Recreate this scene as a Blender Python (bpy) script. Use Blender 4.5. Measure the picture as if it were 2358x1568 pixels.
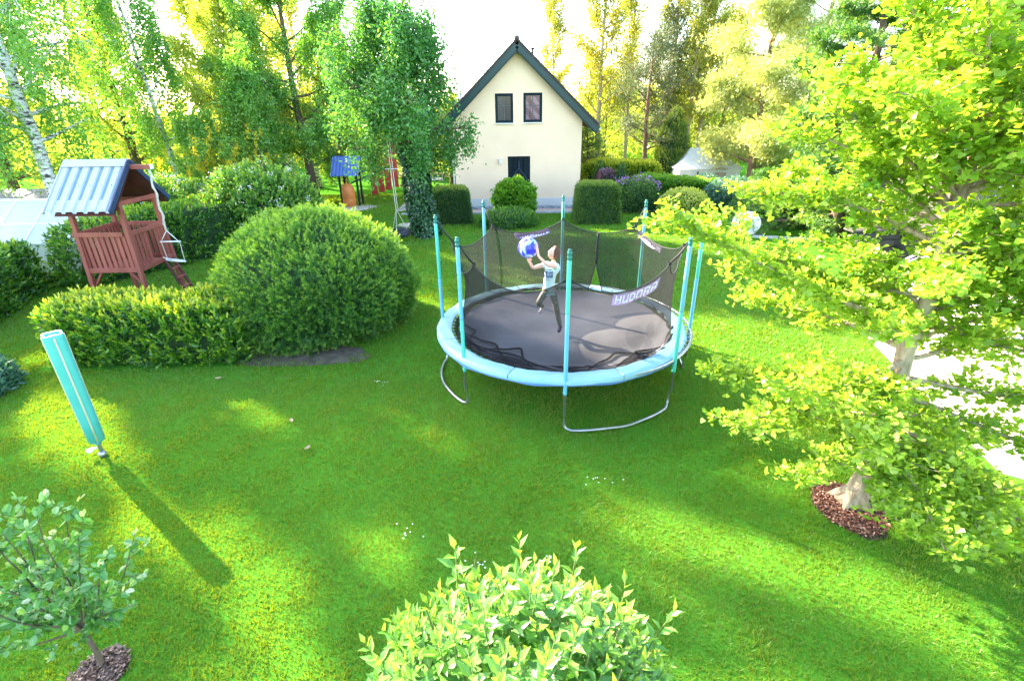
import bpy, math, random
import numpy as np
from mathutils import Vector, Matrix
R = math.radians
for o in list(bpy.data.objects): bpy.data.objects.remove(o)
scn = bpy.context.scene; COL = scn.collection

# ------------------------------------------------------------------ camera, world, sun, exposure
cam_d = bpy.data.cameras.new("camera"); cam = bpy.data.objects.new("camera", cam_d); COL.objects.link(cam)
cam_d.sensor_width = 36.0; cam_d.lens = 1170.3/2358*36; cam_d.clip_start = 0.05; cam_d.clip_end = 2000
cam.matrix_world = Matrix.Translation((0,0,4.355)) @ Matrix.Rotation(R(90-24.51),4,'X') @ Matrix.Rotation(-0.0152,4,'Z')
scn.camera = cam
SUN_AZ, SUN_EL = 142.5, 28.5           # degrees ccw from +X, elevation
sv = Vector((math.cos(R(SUN_AZ))*math.cos(R(SUN_EL)), math.sin(R(SUN_AZ))*math.cos(R(SUN_EL)), math.sin(R(SUN_EL))))
w = bpy.data.worlds.new("World"); scn.world = w; w.use_nodes = True
nt = w.node_tree; nt.nodes.clear()
sky = nt.nodes.new('ShaderNodeTexSky'); sky.sky_type = 'NISHITA'; sky.sun_disc = False
sky.sun_elevation = R(SUN_EL); sky.sun_rotation = R(90-SUN_AZ)
sky.air_density = 1.0; sky.dust_density = 1.2; sky.ozone_density = 0.6
bg = nt.nodes.new('ShaderNodeBackground'); bg.inputs[1].default_value = 0.15
wo = nt.nodes.new('ShaderNodeOutputWorld')
nt.links.new(sky.outputs[0], bg.inputs[0]); nt.links.new(bg.outputs[0], wo.inputs[0])
sun_d = bpy.data.lights.new("sun", 'SUN'); sun_d.energy = 4.6; sun_d.angle = R(0.6); sun_d.color = (1.0,0.86,0.64)
sun = bpy.data.objects.new("sun", sun_d); COL.objects.link(sun)
sun.rotation_euler = sv.to_track_quat('Z','Y').to_euler(); sun.location = (-20,20,30)
scn.view_settings.view_transform = 'Standard'; scn.view_settings.look = 'None'
scn.view_settings.exposure = 3.15; scn.view_settings.gamma = 1.0
scn.render.resolution_x = 1024; scn.render.resolution_y = 680
scn.cycles.max_bounces = 8; scn.cycles.transparent_max_bounces = 16
scn.cycles.diffuse_bounces = 4; scn.cycles.transmission_bounces = 6

# ------------------------------------------------------------------ naming helpers
def tag(o, label=None, cat=None, group=None, kind=None):
    if label: o['label'] = label
    if cat: o['category'] = cat
    if group: o['group'] = group
    if kind: o['kind'] = kind
    return o
def empty(name, loc, label, cat, group=None, rz=0.0):
    o = bpy.data.objects.new(name, None); COL.objects.link(o)
    o.location = loc; o.rotation_euler = (0,0,rz); o.empty_display_size = 0.2
    return tag(o, label, cat, group)
def copy_tree(o, parent=None):
    c = o.copy(); COL.objects.link(c)
    if parent: c.parent = parent
    for ch in list(o.children): copy_tree(ch, c)
    return c

# ------------------------------------------------------------------ materials
MATS = {}
def newmat(name):
    m = bpy.data.materials.new(name); m.use_nodes = True; m.node_tree.nodes.clear(); MATS[name] = m
    return m, m.node_tree
def ramp(nt, stops):
    r = nt.nodes.new('ShaderNodeValToRGB'); e = r.color_ramp.elements
    while len(e) < len(stops): e.new(0.5)
    for i,(p,c) in enumerate(stops): e[i].position = p; e[i].color = (*c,1)
    return r
def leafmat(name, stops, trans=0.45, tint=(1.25,1.15,0.55), gloss=0.05, rough=0.45):
    m, nt = newmat(name); L = nt.links.new
    at = nt.nodes.new('ShaderNodeAttribute'); at.attribute_name = 'v'
    r = ramp(nt, stops); L(at.outputs['Fac'], r.inputs[0])
    mul = nt.nodes.new('ShaderNodeMix'); mul.data_type='RGBA'; mul.blend_type='MULTIPLY'; mul.inputs[0].default_value=1
    L(r.outputs[0], mul.inputs[6]); mul.inputs[7].default_value = (*tint,1)
    d = nt.nodes.new('ShaderNodeBsdfDiffuse'); t = nt.nodes.new('ShaderNodeBsdfTranslucent')
    g = nt.nodes.new('ShaderNodeBsdfGlossy'); g.inputs['Roughness'].default_value = rough
    L(r.outputs[0], d.inputs[0]); L(mul.outputs[2], t.inputs[0])
    a = nt.nodes.new('ShaderNodeMixShader'); a.inputs[0].default_value = trans; L(d.outputs[0],a.inputs[1]); L(t.outputs[0],a.inputs[2])
    b = nt.nodes.new('ShaderNodeMixShader'); b.inputs[0].default_value = gloss; L(a.outputs[0],b.inputs[1]); L(g.outputs[0],b.inputs[2])
    o = nt.nodes.new('ShaderNodeOutputMaterial'); L(b.outputs[0], o.inputs[0]); return m
def pmat(name, c1, c2=None, scale=8.0, rough=0.7, metal=0.0, bump=0.0, stretch=(1,1,1), spec=0.4, detail=5, bscale=None, lo=0.3, hi=0.7, coord='Object'):
    m, nt = newmat(name); L = nt.links.new
    p = nt.nodes.new('ShaderNodeBsdfPrincipled'); o = nt.nodes.new('ShaderNodeOutputMaterial'); L(p.outputs[0], o.inputs[0])
    p.inputs['Roughness'].default_value = rough; p.inputs['Metallic'].default_value = metal; p.inputs['Specular IOR Level'].default_value = spec
    tc = nt.nodes.new('ShaderNodeTexCoord'); mp = nt.nodes.new('ShaderNodeMapping'); mp.inputs['Scale'].default_value = stretch
    L(tc.outputs[coord], mp.inputs[0])
    n = nt.nodes.new('ShaderNodeTexNoise'); n.inputs['Scale'].default_value = scale; n.inputs['Detail'].default_value = detail
    L(mp.outputs[0], n.inputs[0])
    r = ramp(nt, [(lo,c1),(hi,c2 or tuple(x*0.8 for x in c1))]); L(n.outputs[0], r.inputs[0]); L(r.outputs[0], p.inputs['Base Color'])
    if bump:
        n2 = nt.nodes.new('ShaderNodeTexNoise'); n2.inputs['Scale'].default_value = bscale or scale*4; L(mp.outputs[0], n2.inputs[0])
        b = nt.nodes.new('ShaderNodeBump'); b.inputs['Strength'].default_value = bump; b.inputs['Distance'].default_value = 0.02
        L(n2.outputs[0], b.inputs['Height']); L(b.outputs[0], p.inputs['Normal'])
    return m
def wavemat(name, c1, c2, scale, axis='X', rough=0.6, metal=0.0, sharp=(0.45,0.55), bump=0.3):
    m, nt = newmat(name); L = nt.links.new
    p = nt.nodes.new('ShaderNodeBsdfPrincipled'); o = nt.nodes.new('ShaderNodeOutputMaterial'); L(p.outputs[0], o.inputs[0])
    p.inputs['Roughness'].default_value = rough; p.inputs['Metallic'].default_value = metal
    tc = nt.nodes.new('ShaderNodeTexCoord'); wv = nt.nodes.new('ShaderNodeTexWave'); wv.bands_direction = axis
    wv.inputs['Scale'].default_value = scale; wv.inputs['Distortion'].default_value = 0.3; L(tc.outputs['Object'], wv.inputs[0])
    r = ramp(nt, [(sharp[0],c1),(sharp[1],c2)]); L(wv.outputs[0], r.inputs[0])
    n = nt.nodes.new('ShaderNodeTexNoise'); n.inputs['Scale'].default_value = 3; n.inputs['Detail'].default_value=6
    mx = nt.nodes.new('ShaderNodeMix'); mx.data_type='RGBA'; mx.blend_type='MULTIPLY'; mx.inputs[0].default_value=0.5
    L(r.outputs[0], mx.inputs[6]); L(n.outputs[0], mx.inputs[7]); L(mx.outputs[2], p.inputs['Base Color'])
    b = nt.nodes.new('ShaderNodeBump'); b.inputs['Strength'].default_value = bump; L(wv.outputs[0], b.inputs['Height']); L(b.outputs[0], p.inputs['Normal'])
    return m
def clothmat(name, c1, c2, scale=6, trans=0.25, lo=.35, hi=.65, stretch=(1,1,1)):
    m, nt = newmat(name); L = nt.links.new
    tc = nt.nodes.new('ShaderNodeTexCoord'); mp = nt.nodes.new('ShaderNodeMapping'); mp.inputs['Scale'].default_value = stretch; L(tc.outputs['Object'], mp.inputs[0])
    n = nt.nodes.new('ShaderNodeTexNoise'); n.inputs['Scale'].default_value = scale; n.inputs['Detail'].default_value = 4; L(mp.outputs[0], n.inputs[0])
    r = ramp(nt, [(lo,c1),(hi,c2)]); L(n.outputs[0], r.inputs[0])
    d = nt.nodes.new('ShaderNodeBsdfPrincipled'); d.inputs['Roughness'].default_value=.45; t = nt.nodes.new('ShaderNodeBsdfTranslucent')
    L(r.outputs[0], d.inputs['Base Color']); L(r.outputs[0], t.inputs[0])
    a = nt.nodes.new('ShaderNodeMixShader'); a.inputs[0].default_value = trans; L(d.outputs[0],a.inputs[1]); L(t.outputs[0],a.inputs[2])
    o = nt.nodes.new('ShaderNodeOutputMaterial'); L(a.outputs[0], o.inputs[0]); return m
def netmat(name, col, alpha):
    m, nt = newmat(name); L = nt.links.new
    n = nt.nodes.new('ShaderNodeTexNoise'); n.inputs['Scale'].default_value = 3.0; n.inputs['Detail'].default_value = 3
    mr = nt.nodes.new('ShaderNodeMapRange'); mr.inputs[3].default_value = alpha-0.10; mr.inputs[4].default_value = alpha+0.10; mr.inputs[1].default_value=.3; mr.inputs[2].default_value=.7
    L(n.outputs[0], mr.inputs[0])
    d = nt.nodes.new('ShaderNodeBsdfDiffuse'); d.inputs[0].default_value = (*col,1)
    tl = nt.nodes.new('ShaderNodeBsdfTranslucent'); tl.inputs[0].default_value = (*col,1)
    dm = nt.nodes.new('ShaderNodeMixShader'); dm.inputs[0].default_value=.4; L(d.outputs[0],dm.inputs[1]); L(tl.outputs[0],dm.inputs[2])
    t = nt.nodes.new('ShaderNodeBsdfTransparent')
    a = nt.nodes.new('ShaderNodeMixShader'); L(mr.outputs[0], a.inputs[0]); L(t.outputs[0],a.inputs[1]); L(dm.outputs[0],a.inputs[2])
    o = nt.nodes.new('ShaderNodeOutputMaterial'); L(a.outputs[0], o.inputs[0]); return m

# foliage palettes (base colours in linear)
G_GRASS = leafmat('grass_blades', [(0,(.06,.16,.012)),(.45,(.135,.265,.018)),(.9,(.18,.31,.022)),(1,(.21,.33,.035))], .45, (1.75,1.1,.35), .03)
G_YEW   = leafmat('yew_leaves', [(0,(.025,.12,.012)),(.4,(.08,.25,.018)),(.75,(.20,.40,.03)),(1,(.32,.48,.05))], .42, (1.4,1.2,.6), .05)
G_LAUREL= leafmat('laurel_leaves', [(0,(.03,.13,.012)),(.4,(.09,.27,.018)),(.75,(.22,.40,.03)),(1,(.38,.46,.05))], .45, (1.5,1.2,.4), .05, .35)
G_GINKGO= leafmat('ginkgo_leaves', [(0,(.16,.33,.03)),(.5,(.29,.46,.05)),(.9,(.42,.55,.08)),(1,(.50,.60,.16))], .60, (1.25,1.12,.5), .02, .4)
G_SHRUB = leafmat('shrub_leaves', [(0,(.06,.19,.03)),(.45,(.14,.34,.05)),(.8,(.27,.44,.05)),(1,(.40,.48,.05))], .42, (1.4,1.2,.5), .05, .4)
G_APPLE = leafmat('apple_leaves', [(0,(.06,.21,.045)),(.5,(.14,.34,.075)),(.8,(.27,.45,.14)),(1,(.52,.57,.38))], .38, (1.3,1.2,.5), .06, .35)
G_BIRCH = leafmat('birch_leaves', [(0,(.07,.25,.035)),(.5,(.14,.37,.05)),(1,(.28,.48,.08))], .54, (1.5,1.2,.5), .05)
G_YELLOW= leafmat('sunlit_leaves', [(0,(.23,.35,.04)),(.5,(.42,.51,.08)),(1,(.62,.64,.18))], .62, (1.2,1.15,.45), .05)
G_SPARSE= leafmat('poplar_leaves', [(0,(.18,.27,.02)),(.5,(.32,.38,.04)),(1,(.50,.48,.12))], .55, (1.5,1.15,.45), .05)
G_PINE  = leafmat('pine_needles', [(0,(.035,.075,.03)),(.5,(.08,.13,.05)),(1,(.22,.25,.10))], .25, (1.3,1.1,.6), .05)
G_PALE  = leafmat('pale_pine_needles', [(0,(.22,.31,.07)),(.5,(.40,.50,.16)),(1,(.60,.64,.30))], .5, (1.3,1.1,.6), .05)
G_SPRUCE= leafmat('spruce_needles', [(0,(.02,.09,.016)),(.45,(.05,.17,.02)),(.75,(.18,.34,.035)),(1,(.36,.47,.08))], .35, (1.4,1.2,.6), .05)
G_THUJA = leafmat('thuja_leaves', [(0,(.035,.11,.012)),(.5,(.12,.24,.02)),(1,(.32,.40,.05))], .3, (1.4,1.15,.5), .05)
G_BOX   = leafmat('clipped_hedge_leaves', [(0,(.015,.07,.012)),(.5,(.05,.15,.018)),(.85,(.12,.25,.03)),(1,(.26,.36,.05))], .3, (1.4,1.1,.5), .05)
G_IVY   = leafmat('ivy_leaves', [(0,(.008,.04,.010)),(.6,(.016,.075,.018)),(1,(.06,.17,.045))], .15, (1.2,1.2,.6), .06, .3)
G_BLUE  = leafmat('bluish_leaves', [(0,(.02,.09,.05)),(.6,(.06,.18,.10)),(1,(.16,.30,.20))], .3, (1.2,1.2,.7), .06)
G_MAPLE = leafmat('bright_shrub_leaves', [(0,(.05,.20,.01)),(.5,(.10,.31,.015)),(1,(.22,.42,.03))], .5, (1.4,1.2,.4), .05)
G_MAPYEL= leafmat('yellow_hedge_leaves', [(0,(.10,.22,.01)),(.5,(.30,.42,.02)),(1,(.55,.55,.06))], .5, (1.3,1.15,.4), .03)
G_LABUR = leafmat('laburnum_blossom', [(0,(.45,.38,.01)),(1,(.70,.58,.03))], .4, (1.2,1.0,.5), .03)
G_WHITE = leafmat('white_blossom', [(0,(.70,.70,.58)),(1,(.85,.85,.80))], .3, (1,1,1), .03)
G_PINK  = leafmat('lilac_blossom', [(0,(.45,.16,.55)),(1,(.70,.38,.75))], .3, (1,1,1), .03)
G_DARKRED=leafmat('dark_red_leaves', [(0,(.10,.03,.05)),(.6,(.22,.10,.14)),(1,(.45,.32,.34))], .3, (1,1,1), .05)
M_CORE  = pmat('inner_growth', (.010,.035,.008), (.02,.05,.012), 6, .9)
M_BARK  = pmat('bark', (.16,.11,.07), (.07,.05,.035), 9, .9, bump=.6, stretch=(1,1,.25))
M_GBARK = pmat('ginkgo_bark', (.48,.38,.27), (.20,.14,.09), 14, .9, bump=.8, stretch=(1,1,.3))
M_BIRCHB= pmat('birch_bark', (.62,.60,.55), (.05,.045,.04), 5, .8, bump=.3, stretch=(1,1,2.2), lo=.48, hi=.62)
M_PINEB = pmat('pine_bark', (.28,.15,.09), (.10,.06,.04), 6, .9, bump=.6, stretch=(1,1,.4))
M_TWIG  = pmat('twigs', (.13,.08,.045), (.08,.05,.03), 20, .9)
M_GREENTWIG = pmat('green_twigs', (.16,.22,.06), (.11,.12,.04), 20, .8)

# ------------------------------------------------------------------ mesh assembly
class MB:
    """collects vertex/face blocks, builds ONE mesh object"""
    def __init__(s): s.v=[]; s.f=[]; s.a=[]; s.n=0
    def add(s, verts, faces, mi=0, av=None):
        verts=np.asarray(verts,np.float32).reshape(-1,3); faces=np.asarray(faces,np.int32)
        s.v.append(verts); s.f.append((faces+s.n, mi)); s.n+=len(verts)
        s.a.append(np.full(len(verts),.5,np.float32) if av is None else np.asarray(av,np.float32)); return s
    def box(s, c, size, rot=None, mi=0, taper=1.0):
        x,y,z=[q/2 for q in size]
        P=np.array([(-x,-y,-z),(x,-y,-z),(x,y,-z),(-x,y,-z),(-x*taper,-y*taper,z),(x*taper,-y*taper,z),(x*taper,y*taper,z),(-x*taper,y*taper,z)],float)
        if rot is not None: P=P@np.array(rot.to_3x3() if hasattr(rot,'to_3x3') else rot).T
        return s.add(P+np.array(c), [(0,3,2,1),(4,5,6,7),(0,1,5,4),(1,2,6,5),(2,3,7,6),(3,0,4,7)], mi)
    def bar(s, a, b, w, t, up=(0,0,1), mi=0):
        a=Vector(a); b=Vector(b); d=(b-a); L=d.length; d.normalize(); u=Vector(up)
        x=d.cross(u)
        if x.length<1e-3: x=d.cross(Vector((1,0,0)))
        x.normalize(); u=x.cross(d)
        M=Matrix((x,d,u)).transposed()
        return s.box((a+b)/2, (w,L,t), M, mi)
    def tube(s, pts, r, seg=6, mi=0, cap=True, closed=False):
        pts=np.asarray(pts,float); n=len(pts); r=np.broadcast_to(np.asarray(r,float),(n,))
        if closed: d=np.roll(pts,-1,0)-np.roll(pts,1,0)
        else: d=np.gradient(pts,axis=0)
        d/=np.linalg.norm(d,axis=1)[:,None]+1e-9
        ref=np.array([0,0,1.]) if abs(d[:,2]).mean()<.8 else np.array([1.,0,0])
        x=np.cross(d,ref); x/=np.linalg.norm(x,axis=1)[:,None]+1e-9; y=np.cross(x,d)
        t=np.linspace(0,2*np.pi,seg,endpoint=False)
        V=pts[:,None]+r[:,None,None]*(np.cos(t)[None,:,None]*x[:,None]+np.sin(t)[None,:,None]*y[:,None])
        i=np.arange(n if closed else n-1)[:,None]*seg; j=np.arange(seg)[None]; j2=(j+1)%seg; ii=(i+seg)%(n*seg)
        F=np.stack([i+j,i+j2,ii+j2,ii+j],-1).reshape(-1,4)
        s.add(V.reshape(-1,3),F,mi)
        if cap and not closed:
            base=s.n-n*seg
            for k0,fl in ((0,1),((n-1)*seg,-1)):
                c=pts[0] if k0==0 else pts[-1]; s.add([c],np.zeros((0,3)),mi); ci=s.n-1
                q=np.arange(seg); fs=np.stack([base+k0+q,base+k0+(q+1)%seg,np.full(seg,ci)],1)[:, ::-fl]
                s.f.append((fs.astype(np.int32),mi))
        return s
    def grid(s, V, mi=0, wrap=False):
        V=np.asarray(V,float); n,m=V.shape[:2]
        i=np.arange(n-1)[:,None]*m; jm=m if wrap else m-1; j=np.arange(jm)[None]; j2=(j+1)%m
        return s.add(V.reshape(-1,3),np.stack([i+j,i+j2,i+m+j2,i+m+j],-1).reshape(-1,4),mi)
    def lathe(s, prof, c=(0,0,0), seg=16, mi=0):
        t=np.linspace(0,2*np.pi,seg,endpoint=False)
        V=np.array([[(c[0]+r*math.cos(a),c[1]+r*math.sin(a),c[2]+z) for a in t] for r,z in prof])
        return s.grid(V,mi,True)
    def poly_prism(s, pts2, fn, d0, d1, mi=0):
        """pts2: outline; fn(u,v,d)->xyz"""
        n=len(pts2); V=[fn(u,v,d0) for u,v in pts2]+[fn(u,v,d1) for u,v in pts2]
        s.add(V,[(i,(i+1)%n,n+(i+1)%n,n+i) for i in range(n)],mi); b=s.n-2*n
        s.f.append((np.array([[b+i for i in range(n)][::-1]],np.int32),mi)); s.f.append((np.array([[b+n+i for i in range(n)]],np.int32),mi))
        return s
    def build(s, name, mats, parent=None, smooth=False, loc=None, bevel=0):
        me=bpy.data.meshes.new(name); mats=mats if isinstance(mats,(list,tuple)) else [mats]
        for m in mats: me.materials.append(m)
        V=np.concatenate(s.v); fl=[(f,m) for f,m in s.f if len(f)]
        me.vertices.add(len(V)); me.vertices.foreach_set('co',V.ravel())
        vi=np.concatenate([f.ravel() for f,_ in fl]); cnt=np.concatenate([np.full(len(f),f.shape[1],np.int32) for f,_ in fl])
        mi=np.concatenate([np.full(len(f),m,np.int32) for f,m in fl]); st=np.concatenate([[0],np.cumsum(cnt)[:-1]]).astype(np.int32)
        me.loops.add(len(vi)); me.loops.foreach_set('vertex_index',vi)
        me.polygons.add(len(cnt)); me.polygons.foreach_set('loop_start',st); me.polygons.foreach_set('material_index',mi)
        me.polygons.foreach_set('use_smooth',np.full(len(cnt),smooth))
        at=me.attributes.new('v','FLOAT','POINT'); at.data.foreach_set('value',np.concatenate(s.a))
        me.update(calc_edges=True); me.validate()
        o=bpy.data.objects.new(name,me); COL.objects.link(o)
        if parent: o.parent=parent
        if loc is not None: o.location=loc
        if bevel:
            b=o.modifiers.new('bevel','BEVEL'); b.width=bevel; b.segments=2; b.limit_method='ANGLE'
        return o
TEMPL = {
 'quad': (np.array([(0,0,0),(.5,-.28,.05),(1,0,0),(.5,.28,.05)]), np.array([(0,1,2,3)])),
 'lance':(np.array([(0,0,0),(.42,-.20,.07),(1,0,-.06),(.42,.20,.07),(.5,0,0)]), np.array([(0,1,2,4),(0,4,2,3)])),
 'oval': (np.array([(0,0,0),(.35,-.30,.05),(.8,-.22,.03),(1,0,-.08),(.8,.22,.03),(.35,.30,.05)]), np.array([(0,1,2,3),(0,3,4,5)])),
 'fan':  (np.array([(0,0,0),(.75,-.62,.10),(1.02,-.28,0),(.86,0,-.05),(1.02,.28,.02),(.75,.62,.12)]), np.array([(0,1,2,3),(0,3,4,5)])),
 'blade':(np.array([(0,-.5,0),(0,.5,0),(1,0,0)]), np.array([(0,1,2)])),
 'spray':(np.array([(0,0,0),(.25,-.38,0),(.42,-.10,.03),(.62,-.30,0),(1,0,-.05),(.62,.30,0),(.42,.10,.03),(.25,.38,0)]), np.array([(0,1,2,7),(2,3,4,6),(7,2,6,7),(4,5,6,6)])[:0]),
}
TEMPL['spray']=(np.array([(0,0,0),(.35,-.36,.02),(.40,-.08,0),(.35,.36,.02),(.40,.08,0),(1,0,-.06),(.7,-.26,.0),(.7,.26,.0)]), np.array([(0,2,1,0),(0,3,4,0)])[:0])
_sp=[(0,-.04,0),(0,.04,0)]
TEMPL['spray']=(np.array([(0,0,0),(.5,-.07,.02),(1,0,-.05),(.5,.07,.02),  (.15,0,0),(.5,-.38,.02),(.62,-.42,0),(.40,-.12,0),  (.15,0,0),(.40,.12,0),(.62,.42,0),(.5,.38,.02)]), np.array([(0,1,2,3),(4,5,6,7),(8,9,10,11)]))
def norm(a): return a/(np.linalg.norm(a,axis=-1,keepdims=True)+1e-9)
def leaves(mb, pos, dirs, nrm, size, kind='quad', v=None, mi=0, width=1.0):
    T,F=TEMPL[kind]; N=len(pos); dirs=norm(dirs); side=norm(np.cross(nrm,dirs)); n=np.cross(dirs,side)
    size=np.broadcast_to(np.asarray(size,float),(N,))
    width=np.broadcast_to(np.asarray(width,float),(N,))
    P=pos[:,None]+size[:,None,None]*(T[None,:,0,None]*dirs[:,None]+T[None,:,1,None]*width[:,None,None]*side[:,None]+T[None,:,2,None]*n[:,None])
    k=len(T); FF=(np.arange(N)[:,None,None]*k+F[None]).reshape(-1,F.shape[1])
    mb.add(P.reshape(-1,3),FF,mi,np.repeat(np.random.rand(N) if v is None else v,k))
def rdir(rng,n,zb=0.0):
    d=rng.normal(size=(n,3)); d[:,2]+=zb; return norm(d)
def fbm(P, f, rng_seed=0):
    r=np.random.RandomState(rng_seed); o=np.zeros(len(P))
    for k in range(5):
        a=norm(r.normal(size=(3,)));b=norm(r.normal(size=(3,)));ff=f*(1.6**k)*.7
        o+=np.sin(P@a*ff+r.rand()*9)*np.sin(P@b*ff*1.3+r.rand()*9)/(1.4**k)
    return o/1.6

# ------------------------------------------------------------------ vegetation builders
def path(p0, d0, L, n=6, wob=0.06, bend=(0,0,0), rng=None):
    """a wandering polyline starting at p0 towards d0; bend is added along the way"""
    rng=rng or np.random; P=[np.array(p0,float)]; d=norm(np.array(d0,float)); b=np.array(bend,float)
    for i in range(n):
        d=norm(d+rng.normal(size=3)*wob+b/n); P.append(P[-1]+d*L/n)
    return np.array(P)
def make_tree(name, label, cat, loc, H, r0, cb, prof, nl, leafm, barkm, seed=1, lean=(0,0), elev=(10,60), nsub=8, nleaf=9000, lsize=.12,
              spread=.35, droop=0.0, kind='quad', sublen=.4, group=None, trunk_wob=.03, limb_bend=0.3, clump=1, vlow=0.0, forks=0, flat=1.0, up=0.3, thick=.42):
    rng=np.random.RandomState(seed); root=empty(name,loc,label,cat,group)
    T=MB(); n=12; zs=np.linspace(0,1,n)
    ctr=np.stack([lean[0]*zs**1.2*H+np.cumsum(rng.normal(size=n))*trunk_wob, lean[1]*zs**1.2*H+np.cumsum(rng.normal(size=n))*trunk_wob, zs*H],1); ctr[0,:2]=0
    T.tube(ctr, r0*(1-.88*zs)*(1+.5*np.exp(-zs*H/.35)), 9)
    tp=lambda t: np.array([np.interp(t,zs,ctr[:,k]) for k in range(3)])
    stems=[(tp,0.0)]
    anchors=[]; adir=[]
    for i in range(nl):
        t=cb+(1-cb)*((i+rng.rand()*.8)/nl); t=min(t,.985); tt=(t-cb)/(1-cb); az=i*2.399+rng.rand()*.9
        e=R(elev[0]+(elev[1]-elev[0])*tt+rng.normal()*8); L=prof(tt)*(.75+.45*rng.rand())
        d=np.array([math.cos(az)*math.cos(e),math.sin(az)*math.cos(e),math.sin(e)])
        lp=path(tp(t),d,L,6,.10,(0,0,limb_bend),rng); lr=r0*(1-.85*t)*thick
        T.tube(lp,np.linspace(lr,lr*.2+.004,7),5,cap=False)
        ns=max(3,int(nsub*(.4+L/ (prof(.3)+.01)*.6)))
        for k in range(ns):
            q=.25+.75*(k+rng.rand())/ns; p=np.array([np.interp(q*6,range(7),lp[:,c]) for c in range(3)])
            dd=norm(norm(lp[-1]-lp[0])*.6+rng.normal(size=3)*.75*np.array([1,1,flat])+np.array([0,0,up*.5])); sl=L*sublen*(.5+.7*rng.rand())*(1.15-.6*q)
            sp=path(p,dd,sl,4,.15,(0,0,-droop*1.2),rng)
            if k%2==0 or r0>.12: T.tube(sp,np.linspace(lr*.28+.004,.004,5),4,cap=False)
            for m in np.linspace(.2,1,4): anchors.append([np.interp(m*4,range(5),sp[:,c]) for c in range(3)]); adir.append(dd)
    A=np.array(anchors); D=np.array(adir)
    idx=rng.randint(0,len(A),nleaf)
    # clumpy: weight anchors unevenly
    wgt=rng.rand(len(A))**1.5; wgt/=wgt.sum(); idx=rng.choice(len(A),nleaf,p=wgt)
    off=rng.normal(size=(nleaf,3))*spread*np.array([1,1,.7*flat+.3])
    if droop>0:
        hang=rng.rand(nleaf)**1.3*droop*2.2; off*=np.array([.45,.45,.6]); off[:,2]-=hang
    P=A[idx]+off; dirs=norm(D[idx]*.5+rng.normal(size=(nleaf,3))*.8+np.array([0,0,-.25-droop*.5])); nr=rdir(rng,nleaf,.6)
    v=np.clip(.5+.28*fbm(P,1.1,seed)+rng.normal(size=nleaf)*.22,0,1)
    C=MB(); leaves(C,P,dirs,nr,lsize*(.6+.8*rng.rand(nleaf)),kind,v)
    T.build('trunk',barkm,root,True); C.build('crown',leafm,root)
    return root
def round_prof(Rm): return lambda t: Rm*math.sin(math.pi*min(1,.18+.78*t))**.8
def cone_prof(Rm): return lambda t: Rm*(1-t)**.8+.25
def column_prof(Rm): return lambda t: Rm*(.75+.25*math.sin(math.pi*t))*(1.05-.55*t)

def shell(mb, fn_pts, n, size, kind, rng, seed, out=.35, jitter=.08, vscale=2.5, vbase=.45, vjit=.22, up=.3, tipv=.25, width=1.0, mi=0, bump=.0):
    P,N=fn_pts(n)
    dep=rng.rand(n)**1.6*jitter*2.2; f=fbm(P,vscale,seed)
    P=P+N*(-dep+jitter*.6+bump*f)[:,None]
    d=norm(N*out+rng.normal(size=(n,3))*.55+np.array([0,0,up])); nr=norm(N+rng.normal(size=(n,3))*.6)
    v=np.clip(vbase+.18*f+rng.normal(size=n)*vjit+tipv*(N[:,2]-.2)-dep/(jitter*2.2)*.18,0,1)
    leaves(mb,P,d,nr,size*(.6+.8*rng.rand(n)),kind,v,mi,width)
def sprigs(mb, fn_pts, n, ls, kind, rng, seed, L=.22, k=9, out=.5, up=.35, vbase=.1, vtip=.6, vjit=.12, jitter=.08, bump=.06, width=1.0, sunv=.12, spread=.75):
    # short leafy shoots standing out of the surface, fresh towards their tips
    P,N=fn_pts(n); f=fbm(P,2.4,seed); f2=fbm(P,7.0,seed+1)
    P=P+N*((rng.rand(n)**2*-2*jitter)+bump*f+bump*.5*f2)[:,None]
    ax=norm(N*out+rng.normal(size=(n,3))*.30+np.array([0,0,up])); s1=norm(np.cross(ax,rng.normal(size=(n,3)))); s2=np.cross(ax,s1)
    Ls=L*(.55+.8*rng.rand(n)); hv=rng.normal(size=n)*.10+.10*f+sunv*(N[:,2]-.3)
    A=[];D=[];NR=[];V=[];S=[]
    for i in range(k):
        q=i/(k-1); az=i*2.4+rng.rand(n)*.8; o=s1*np.cos(az)[:,None]+s2*np.sin(az)[:,None]
        A.append(P+ax*((q-.75)*Ls)[:,None]); w_=spread*(1.1-q*.9); D.append(norm(ax*(1-w_*.6)+o*w_)); NR.append(norm(ax*.7+rng.normal(size=(n,3))*.35+[0,0,.3]))
        V.append(vbase+(vtip-vbase)*q**1.5+hv+rng.normal(size=n)*vjit); S.append(ls*(1.1-.45*q)*(.7+.6*rng.rand(n)))
    leaves(mb,np.concatenate(A),np.concatenate(D),np.concatenate(NR),np.concatenate(S),kind,np.clip(np.concatenate(V),0,1),0,width)
def dome_pts(rng, rx, ry, rz, zc=0.0, zmin=0.02, pw=2.0, c=(0,0)):
    """points on a superellipsoid dome above zmin"""
    def f(n):
        d=rdir(rng,int(n*2.2)); e=2/pw
        P=np.sign(d)*np.abs(d)**e if pw!=2 else d
        s=(np.abs(P)**pw).sum(1)**(1/pw); P=P/s[:,None]
        lump=1+.045*fbm(d*3,1.3,5)
        P=P*lump[:,None]
        N=norm(np.sign(P)*np.abs(P)**(pw-1)/np.array([rx,ry,rz])); P=P*np.array([rx,ry,rz])+np.array([c[0],c[1],zc])
        k=P[:,2]>zmin; P=P[k];N=N[k]
        while len(P)<n: P=np.concatenate([P,P]);N=np.concatenate([N,N])
        return P[:n],N[:n]
    return f
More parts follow.
